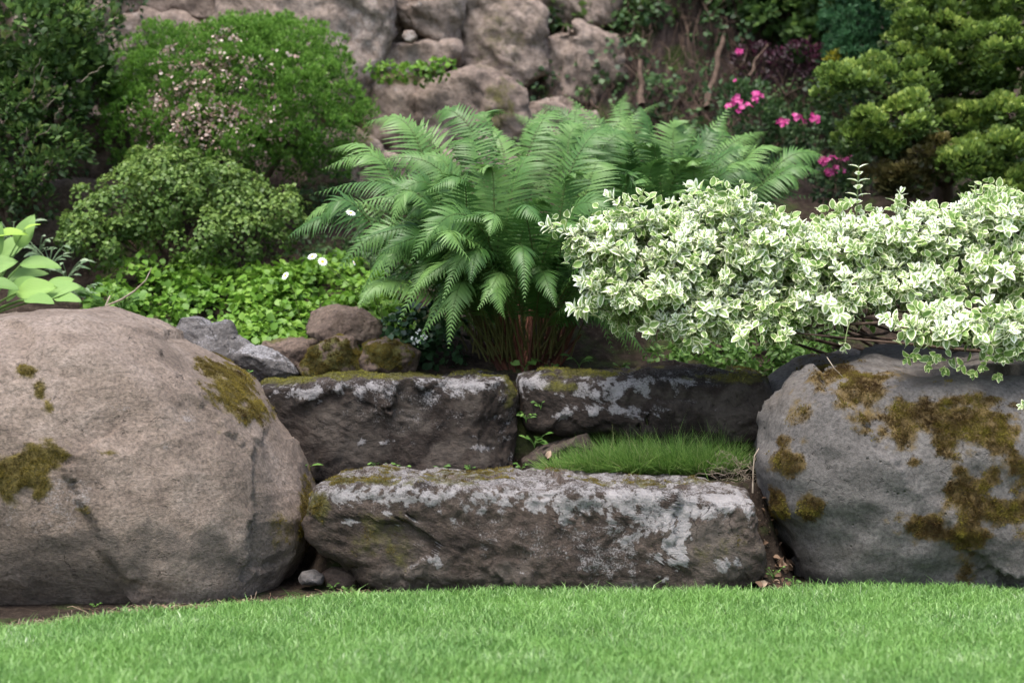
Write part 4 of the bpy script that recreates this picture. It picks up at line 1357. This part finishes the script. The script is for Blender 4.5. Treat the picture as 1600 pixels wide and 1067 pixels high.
def grass(name, x, y, hgt, wid, lean, rg, mat, label, z=None, tint=None, bias=(0, 0)):
    n = len(x)
    if z is None: z = ground_z(x, y)
    az = rg.uniform(0, 2 * math.pi, n)
    d = np.stack([np.cos(az) + bias[0], np.sin(az) + bias[1]], -1)
    h = hgt * rg.uniform(.55, 1.15, n)
    ln = lean * rg.uniform(.2, 1.3, n) * h
    face = rg.uniform(0, 2 * math.pi, n)
    s = np.stack([np.cos(face), np.sin(face), np.zeros(n)], -1) * (wid * rg.uniform(.5, 1.7, n))[:, None]
    p0 = np.stack([x, y, z - .004], -1)
    p1 = p0 + np.stack([d[:, 0] * ln * .3, d[:, 1] * ln * .3, h * .55], -1)
    p2 = p0 + np.stack([d[:, 0] * ln, d[:, 1] * ln, h * (1 - .25 * lean)], -1)
    V = np.stack([p0 - s, p0 + s, p1 - s * .85, p1 + s * .85, p2], 1).reshape(-1, 3)
    F1 = np.array([(0, 1, 3), (0, 3, 2), (2, 3, 4)])
    Fc = (F1[None] + (np.arange(n) * 5)[:, None, None]).reshape(-1, 3)
    if tint is None: tint = np.clip(rg.beta(2.2, 2.4, n), 0, 1)
    o = put(name, V, Fc, mat, None, {'tint': np.repeat(tint, 5), 'aux': np.zeros(n * 5)})
    tag(o, label, 'grass', None, 'stuff')
    return o


rg = np.random.default_rng(15)
n = 300000
x = rg.uniform(-2.7, 2.7, n)
y = rg.uniform(-2.0, .34, n)
e = lawn_edge(x) + .03 * fbm(np.stack([x * 6, y * 0, x * 0], -1), 3, 4)
keep = (y < e) & ((abs(x) < .30 * (y + 7)) | (rg.random(n) < .3)) & ((y > -1.75) | (rg.random(n) < .4))
x, y = x[keep], y[keep]
xo, yo = rg.uniform(-6, 6, 26000), rg.uniform(-6, .1, 26000)
ko = ((abs(xo) > 2.7) | (yo < -2.0)) & (yo < lawn_edge(xo))
x, y = np.concatenate([x, xo[ko]]), np.concatenate([y, yo[ko]])
hv = .040 * (1 + .30 * fbm(np.stack([x * 2.5, y * 2.5, x * 0], -1), 3, 44))
hv = np.where(rg.random(len(x)) < .03, hv * 1.6, hv)
tn = np.clip(rg.beta(2.2, 2.6, len(x)) + .18 * fbm(np.stack([x * 3, y * 3, x * 0], -1), 3, 46), 0, 1)
grass('lawn_grass', x, y, hv, .0012, .75, rg, M_LAWN, 'short bright green lawn grass in the foreground', tint=tn)

# fine fescue on the step
n_ = NT('fescue')
M_FES = n_.surf(n_.ramp(n_.attr('tint'), [(0, (.06, .135, .024)), (.6, (.14, .27, .05)), (.93, (.26, .38, .10)), (1, (.42, .37, .22))]), .5, None, .3, .3)
A = Acc()
for cx, cy, hh, nn_ in ((.20, .68, .09, 700), (.32, .70, .13, 1300), (.46, .67, .14, 1600), (.60, .69, .14, 1600), (.72, .69, .13, 1300), (.82, .74, .13, 800), (.42, .80, .16, 800), (.62, .82, .19, 900), (.76, .84, .17, 600)):
    az = rg.uniform(0, 2 * math.pi, nn_)
    el = np.arccos(rg.uniform(.05, 1, nn_))
    r0 = rg.random(nn_) ** .5 * .06
    z0 = .375
    B = np.stack([cx + np.cos(az) * r0, cy + np.sin(az) * r0 * .8, np.full(nn_, z0)], -1)
    dv = np.stack([np.cos(az) * np.sin(el) - .25, np.sin(az) * np.sin(el), np.cos(el) + .35], -1)
    Lb = hh * rg.uniform(.6, 1.2, nn_)
    p1 = B + unit(dv) * (Lb * .55)[:, None]
    p2 = p1 + unit(dv * np.array([1, 1, .75]) + np.array([-.12, 0, -.05]) + rg.normal(size=dv.shape) * .3) * (Lb * .6)[:, None]
    s = unit(np.cross(dv, rg.normal(size=dv.shape))) * rg.uniform(.0006, .0013, nn_)[:, None]
    V = np.stack([B - s, B + s, p1 - s, p1 + s, p2], 1).reshape(-1, 3)
    F1 = np.array([(0, 1, 3), (0, 3, 2), (2, 3, 4)])
    A.add(V, (F1[None] + (np.arange(nn_) * 5)[:, None, None]).reshape(-1, 3), np.repeat(rg.random(nn_), 5))
o = A.build('fine_grass', M_FES, None)
tag(o, 'tuft of fine dark green grass growing on the step below the upper right slab', 'grass', None, 'stuff')

# dry thatch at its right end
A = Acc()
for k in range(120):
    p0 = at(rg.uniform(1110, 1185), rg.uniform(725, 765), rg.uniform(.55, .72))
    A.tube(wiggle(p0, p0 + rg.normal(size=3) * np.array([.05, .04, .035]) + np.array([0, 0, .02]), 5, .3, 800 + k), .0009, 3)
tag(A.build('dry_thatch', M_TWIG), 'dry brown grass thatch beside the grey boulder', 'dry grass', None, 'stuff')

# ------------------------------------------------------------------ bright ground cover and plants behind the tan boulder
M_GC = leaf_mat('ground_cover_leaf', [(0, (.06, .14, .014)), (.5, (.12, .26, .026)), (1, (.21, .36, .05))], .5, .35)
M_WEED = leaf_mat('weed_leaf', [(0, (.05, .12, .02)), (.5, (.10, .21, .04)), (1, (.17, .30, .07))], .5, .35)
M_PALE = leaf_mat('pale_leaf', [(0, (.10, .17, .08)), (.6, (.19, .28, .15)), (1, (.30, .38, .24))], .6, .3)
M_DKLEAF = leaf_mat('glossy_dark_leaf', [(0, (.01, .03, .012)), (1, (.04, .09, .035))], .35, .15)
rg = np.random.default_rng(52)
sp = []
for k in range(95):
    x, y = rg.uniform(-1.85, -.55), rg.uniform(1.4, 2.4)
    z = float(ground_z(np.array([x]), np.array([y]))[0])
    sp.append((np.array([x, y, z - .01]), np.array([rg.uniform(.08, .18), rg.uniform(.06, .12), rg.uniform(.05, .11)])))
o = leafy(None, 'ground_cover', sp, 18000, .05, T_ROUND, (.013, .045), M_GC, 531, face='surf', rnd=.6, cull=.6, up=.6)
tag(o, 'bright yellow-green leafy ground cover behind the tan boulder', 'ground cover', None, 'stuff')


def sprout(name, label, base, n, size, mat, T, seed, hgt=.1, spread=.6, group=None, cat='plant', stem_r=.0018):
    rg = np.random.default_rng(seed)
    base = np.asarray(base, float)
    t = empty(name, base, label, cat, group)
    for k in range(n):
        az = rg.uniform(0, 6.283)
        d = np.array([math.cos(az) * spread, math.sin(az) * spread, 1.0])
        tip = base + d * hgt * rg.uniform(.35, 1.0)
        A = Acc()
        A.tube(curve(base, base + np.array([0, 0, hgt * .4]), tip, 5), stem_r, 4, .5)
        tt = unit(np.array([math.cos(az), math.sin(az), rg.uniform(-.2, .5)]))
        nn = unit(np.array([-math.cos(az) * .3, -.5 - math.sin(az) * .3, 1.0]) + rg.normal(size=3) * .2)
        A.inst(T, tip[None], frame(tt[None], nn[None]), np.array([size * rg.uniform(.7, 1.2)]), np.array([rg.random()]))
        A.build('leaf', mat, t)
    return t


# hosta at the far left
M_HOSTA = NT('hosta_leaf')
hv_ = M_HOSTA.math('ABSOLUTE', M_HOSTA.math('SINE', M_HOSTA.mad(M_HOSTA.attr('aux'), 22.0, 0.0)))
hc = M_HOSTA.ramp(M_HOSTA.attr('tint'), [(0, (.10, .20, .045)), (.6, (.20, .34, .09)), (1, (.28, .44, .06))])
M_HOSTA = M_HOSTA.surf(hc, .5, M_HOSTA.bump(hv_, .35, .006), .35, .3)
T_HOSTA = blade(12, 9, oval(.30, .8, .75), .25, .18, .01)
hb = at(-30, 500, 1.62)
hosta = empty('hosta', hb, 'broad-leaved pale green hosta at the left edge behind the tan boulder', 'plant')
for a, b, Y, dirv, nrm, sz, tn_ in [(55, 478, 1.45, (.9, -.2, .42), (-.4, -.65, .7), .19, .6), (10, 480, 1.5, (.5, -.4, .5), (-.2, -.7, .7), .17, .4), (30, 425, 1.6, (1, -.1, .12), (0, -.5, .85), .17, .5),
                                   (-25, 455, 1.4, (1, -.3, .05), (0, -.45, .9), .15, .2), (30, 400, 1.65, (.3, -.1, .9), (-.2, -.9, .3), .15, .6), (-20, 420, 1.6, (.3, -.3, .8), (.1, -.9, .3), .17, .35),
                                   (40, 480, 1.35, (.8, -.5, .1), (0, -.5, .85), .14, .5), (85, 478, 1.4, (.9, -.4, .1), (0, -.5, .85), .12, .6), (-10, 380, 1.6, (.6, -.1, .15), (0, -.4, .9), .14, .95), (36, 372, 1.6, (.8, 0, .5), (-.4, -.3, .8), .075, 1.),
                                   (-60, 470, 1.4, (.6, -.5, .2), (0, -.5, .85), .2, .3), (10, 450, 1.7, (.9, .1, .35), (-.3, -.6, .8), .17, .45),
                                   (25, 470, 1.42, (.95, -.3, .28), (-.3, -.75, .6), .17, .7), (70, 470, 1.5, (.8, -.2, .55), (-.5, -.75, .4), .13, .65), (-40, 440, 1.5, (.9, -.2, .4), (-.2, -.8, .5), .18, .55), (0, 415, 1.7, (.7, .1, .7), (-.4, -.8, .3), .16, .6)]:
    p = at(a, b - 12, Y)
    sz = sz * 1.05
    A = Acc()
    A.inst(T_HOSTA, p[None], frame(unit(np.array([dirv], float)), np.array([nrm], float)), np.array([sz]), np.array([tn_]))
    A.tube(curve(hb, (hb + p) / 2 + np.array([0, 0, .03]), p + unit(np.array(dirv)) * .01, 7), np.linspace(.005, .003, 7), 5, .5)
    A.build('leaf', M_HOSTA, hosta, base=p)

for k, (a, b, Y, sz, h_) in enumerate([(78, 400, 1.95, .05, .12), (105, 420, 1.85, .05, .12), (125, 450, 1.7, .05, .10), (60, 385, 2.05, .05, .14), (20, 365, 2.1, .05, .14), (190, 470, 1.6, .05, .12), (165, 470, 1.65, .055, .13)]):
    lab = ['pale grey-green leafy plant beside the hosta', 'pale plant just right of the hosta tips', 'pale plant with splayed leaves right of the hosta', 'pale leafy plant behind the hosta',
           'pale plant at the far left behind the hosta', 'green leafy plant beside the dry twig', 'young leafy plant left of the dry twig'][k]
    sprout('leafy_plant', lab, at(a, b + 25, Y), 16, sz, M_PALE if k < 5 else M_WEED, T_LANCE if k < 5 else T_ROUND, 820 + k, h_, .75, 'leafy plants behind the tan boulder')

# small weeds round the steps
WEEDS = [(478, 738, .74, .045, .05, 6, 'broad-leaved weed between the tan boulder and the upper left slab'), (592, 738, .74, .022, .045, 8, 'small weed on the left part of the lowest step'), (628, 738, .74, .018, .035, 7, 'tiny weed at the foot of the upper left slab'),
         (690, 736, .74, .02, .03, 7, 'low weed under the middle of the upper left slab'), (735, 736, .74, .018, .03, 6, 'small weed below the right end of the upper left slab'), (835, 700, .82, .034, .06, 9, 'lobed green weed in the gap between the upper slabs'),
         (822, 660, .86, .028, .05, 8, 'climbing weed in the upper gap between the slabs'), (845, 640, .84, .022, .04, 6, 'small-leaved creeper on the corner of the upper right slab'), (815, 735, .72, .016, .03, 9, 'tiny weed left of the fine grass'),
         (1095, 762, .56, .022, .03, 12, 'bright green weed at the front of the fine grass'), (1208, 905, .26, .012, .045, 10, 'thin upright weed between the lowest step and the grey boulder'), (1240, 915, .24, .014, .03, 7, 'small weed at the foot of the grey boulder'),
         (520, 922, .18, .014, .025, 9, 'small weed in front of the hollow under the step'), (545, 925, .17, .014, .025, 8, 'low weed at the lawn edge below the hollow'), (820, 580, 1.3, .05, .05, 6, 'broad-leaved seedling at the foot of the fern'), (905, 575, 1.32, .045, .05, 6, 'seedling right of the fern stalks'),
         (860, 580, 1.3, .03, .035, 6, 'small seedling under the fern'), (385, 590, 1.0, .02, .03, 7, 'tiny plant on the shoulder of the tan boulder'), (325, 935, -.05, .02, .05, 4, 'thin grass sprout at the foot of the tan boulder'), (150, 950, -.2, .012, .02, 8, 'tiny clover at the foot of the tan boulder'),
         (970, 580, 1.32, .03, .03, 9, 'low green weed behind the upper right slab'), (1140, 590, 1.2, .035, .04, 8, 'pale green weed near the right end of the upper right slab'), (1060, 585, 1.25, .03, .03, 8, 'weed behind the middle of the upper right slab')]
for k, (a, b, Y, sz, h_, n_l, lab) in enumerate(WEEDS):
    sprout('weed', lab, at(a, b, Y), n_l, sz, M_WEED, T_ROUND if k % 3 else T_LANCE, 840 + k, h_, .8, 'weeds round the steps', 'weed', .001)
# soft greenery under the variegated shrub and dark leaves by the fern
sp = [(at(a, b, Y), np.array([.09, .06, .05])) for a, b, Y in [(1040, 575, 1.35), (1090, 570, 1.4), (1140, 570, 1.4), (1180, 575, 1.35), (1220, 570, 1.35), (1100, 550, 1.6), (1170, 545, 1.6), (1230, 545, 1.6), (1260, 560, 1.5), (1290, 530, 1.7)]]
o = leafy(None, 'ground_cover', sp, 2600, .045, T_LANCE, (.022, .045), M_WEED, 551, face='surf', rnd=.7, cull=.6)
tag(o, 'soft green ground cover behind the upper right slab under the variegated shrub', 'ground cover', None, 'stuff')
sp = []
for k in range(70):
    x, y = (rg.uniform(.9, 2.6), rg.uniform(2.2, 3.6)) if k % 2 else (rg.uniform(-1.0, .4), rg.uniform(2.3, 3.5))
    sp.append((np.array([x, y, float(ground_z(np.array([x]), np.array([y]))[0])]), np.array([.14, .1, .06])))
o = leafy(None, 'undergrowth', sp, 9000, .05, T_LEAF, (.025, .05), M_IVY, 552, face='surf', rnd=.8, cull=.6)
tag(o, 'dim leafy undergrowth between the ferns and the bank', 'undergrowth', None, 'stuff')
b0 = at(640, 575, 1.5)
t_ = empty('dark_leaved_plant', b0, 'dark glossy plant with tiny white flowers behind the mossy rocks', 'plant')
leafy(t_, 'foliage', lobes_px([(640, 520, 1.5, 38, 28, .12), (680, 545, 1.45, 36, 24, .1), (620, 545, 1.45, 28, 18, .1), (690, 515, 1.55, 34, 26, .1)]), 900, .05, T_ROUND, (.024, .042), M_DKLEAF, 561, face='surf')
n_ = NT('white_petal')
M_WHITE = n_.surf((.82, .83, .80), .5, None, .3, .25)
n_ = NT('daisy_centre')
M_DC = n_.surf((.70, .42, .02), .6, None, .2)
rg = np.random.default_rng(66)
A = Acc()
for k in range(12):
    c = at(655 + rg.normal() * 8, 530 + rg.normal() * 7, 1.33)
    A.inst(T_ROUND, np.repeat(c[None], 4, 0), frame(unit(rg.normal(size=(4, 3)) * np.array([1, .4, 1])), np.tile([0, -1.0, .3], (4, 1))), np.full(4, .009))
A.build('flower_cluster', M_WHITE, t_, kind='stuff')

# daisies
T_PETAL = blade(4, 3, oval(.17, .7, .5), .08, .1)


def daisy(px, py, Y, root, d, label, r=.022):
    c = at(px, py, Y)
    t = empty('daisy', root, label, 'flower', 'daisies beside the fern')
    d = unit(np.array(d, float))
    V, Fc = tube(curve(root, (np.asarray(root) + c) / 2 + np.array([0, 0, .05]), c, 10), .0015, 4)
    put('stem', V, Fc, M_GSTEM, t)
    u1 = unit(np.cross(d, [.1, .2, 1.0])); u2 = np.cross(u1, d)
    A = Acc()
    for j in range(13):
        a = j * 6.283 / 13
        tt = math.cos(a) * u1 + math.sin(a) * u2 + .1 * d
        A.inst(T_PETAL, c[None], frame(tt[None], d[None].copy()), np.array([r]))
    A.build('petals', M_WHITE, t)
    V, Fc = ico(3)
    put('flower_centre', c + V * np.array([1, 1, 1]) * r * .34 * (1 - .5 * np.abs(V @ d)[:, None]), Fc, M_DC, t)


daisy(548, 333, .88, at(600, 500, 1.2), (.3, -.5, .8), 'daisy among the fern fronds, highest of the daisies')
daisy(488, 401, .92, at(590, 500, 1.2), (-.2, -.6, .75), 'white daisy facing up beside a second one, left of the fern')
daisy(504, 409, .90, at(595, 505, 1.2), (.3, -.75, .5), 'daisy touching the one beside it, right of the pair')
daisy(446, 431, .95, at(470, 500, 1.3), (-.55, -.6, .45), 'daisy seen from the side, leftmost of the daisies', .02)
daisy(553, 411, .9, at(600, 505, 1.2), (.9, -.3, .4), 'half-open small daisy under the fern fronds', .012)

# ------------------------------------------------------------------ dry bits
V, Fc = tube(wiggle(at(163, 487, 1.05), at(176, 470, 1.05), 4, .02, 3), .004, 5)
A = Acc()
A.tube(np.array([at(163, 488, 1.1), at(166, 476, 1.1), at(172, 462, 1.1), at(190, 470, 1.08)])[:3], [.005, .0045, .003], 5)
A.tube(np.array([at(166, 478, 1.1), at(190, 468, 1.08), at(210, 455, 1.05), at(228, 438, 1.05), at(237, 418, 1.05)]), [.004, .0045, .004, .003, .0015], 5)
tag(A.build('dry_twig', M_TWIG), 'forked dry twig sticking up behind the tan boulder', 'twig')
A = Acc()
A.tube(np.array([at(1176, 770, .42), at(1177, 735, .42), at(1179, 712, .42), at(1186, 700, .42)]), [.0035, .003, .003, .0015], 5)
tag(A.build('dry_stalk', M_TWIG), 'thin dry stalk standing between the fine grass and the grey boulder', 'stalk')
A = Acc()
A.tube(np.array([at(1292, 558, .12), at(1303, 575, .10), at(1318, 590, .08)]), [.002, .002, .001], 4)
tag(A.build('dry_twig', M_TWIG), 'short bare twig lying on top of the grey boulder', 'twig')
T_DRY = blade(5, 5, oval(.34, .9, .8), .35, .5, .05)
n_ = NT('dry_leaf')
M_DRY = n_.surf(n_.ramp(n_.attr('tint'), [(0, (.07, .042, .026)), (.6, (.2, .13, .085)), (1, (.42, .33, .24))]), .8, None, .2, .1)
rg = np.random.default_rng(8)
for k in range(60):
    yy = rg.uniform(.17, .62)
    xx = (rg.uniform(1186, 1234) - 800) / F_PX * (yy + 7)
    p = np.array([xx, yy, float(ground_z(np.array([xx]), np.array([yy]))[0]) + rg.uniform(.004, .02)])
    A = Acc()
    A.inst(T_DRY, p[None], frame(unit(rg.normal(size=(1, 3))), np.array([[0, -.6, 1.0]]) + rg.normal(size=(1, 3)) * .5), np.array([rg.uniform(.024, .042)]), np.array([rg.random() * .8]))
    tag(A.build('dry_leaf', M_DRY, base=p), 'curled brown dead leaf in the gap between the lowest step and the grey boulder', 'dead leaf', 'dead leaves in the gap')
for a, b, Y, lab, tn_ in ((1447, 690, .22, 'pale fallen leaf on the moss of the grey boulder', 1.0), (1038, 762, .42, 'brown dead leaf on the edge of the lowest step before the fine grass', .5), (855, 716, .6, 'dry leaf on the left side of the fine grass', .8)):
    p = at(a, b, Y)
    A = Acc()
    A.inst(T_DRY, p[None], frame(np.array([[.3, -.1, .9]]), np.array([[0, -1, .3]])), np.array([.034]), np.array([tn_]))
    tag(A.build('fallen_leaf', M_DRY, base=p), lab, 'dead leaf')

# plant on the wall joint, litter on the soil at the foot of the tan boulder
b0 = at(640, 122, 3.6)
t_ = empty('wall_plant', b0, 'bright green plant growing from a joint of the stone wall', 'plant')
leafy(t_, 'foliage', lobes_px([(600, 112, 3.55, 26, 9, .06), (650, 116, 3.55, 34, 10, .06), (685, 108, 3.55, 18, 9, .05)]), 520, .035, T_ROUND, (.018, .036), M_GC, 571, face='surf')
limbs(t_, b0, [at(600, 114, 3.55), at(680, 112, 3.55)], .004, M_BARK, 572)
rg = np.random.default_rng(19)
A = Acc()
for k in range(520):
    x = rg.uniform(-1.9, -.45)
    y = float(lawn_edge(np.array([x]))[0]) + rg.uniform(-.02, .16)
    z = float(ground_z(np.array([x]), np.array([y]))[0]) + .004
    p = np.array([x, y, z])
    if k % 3:
        A.tube(wiggle(p, p + rg.normal(size=3) * np.array([.035, .02, .008]) + np.array([0, 0, .006]), 4, .25, 3000 + k), rg.uniform(.0006, .0016), 3, rg.random())
    else:
        A.inst(T_DRY, p[None], frame(unit(rg.normal(size=(1, 3)) * np.array([1, 1, .3])), np.array([[0, -.2, 1.0]])), np.array([rg.uniform(.008, .022)]), np.array([rg.random()]))
tag(A.build('leaf_litter', M_DRY), 'dry litter on the soil strip at the foot of the tan boulder', 'litter', None, 'stuff')
n = 900
x = rg.uniform(-1.9, -.45, n)
y = lawn_edge(x) + np.abs(rg.normal(size=n)) * .07
grass('stray_grass', x, y, np.full(n, .028), .0012, .9, rg, M_LAWN, 'stray grass blades on the soil strip by the tan boulder')
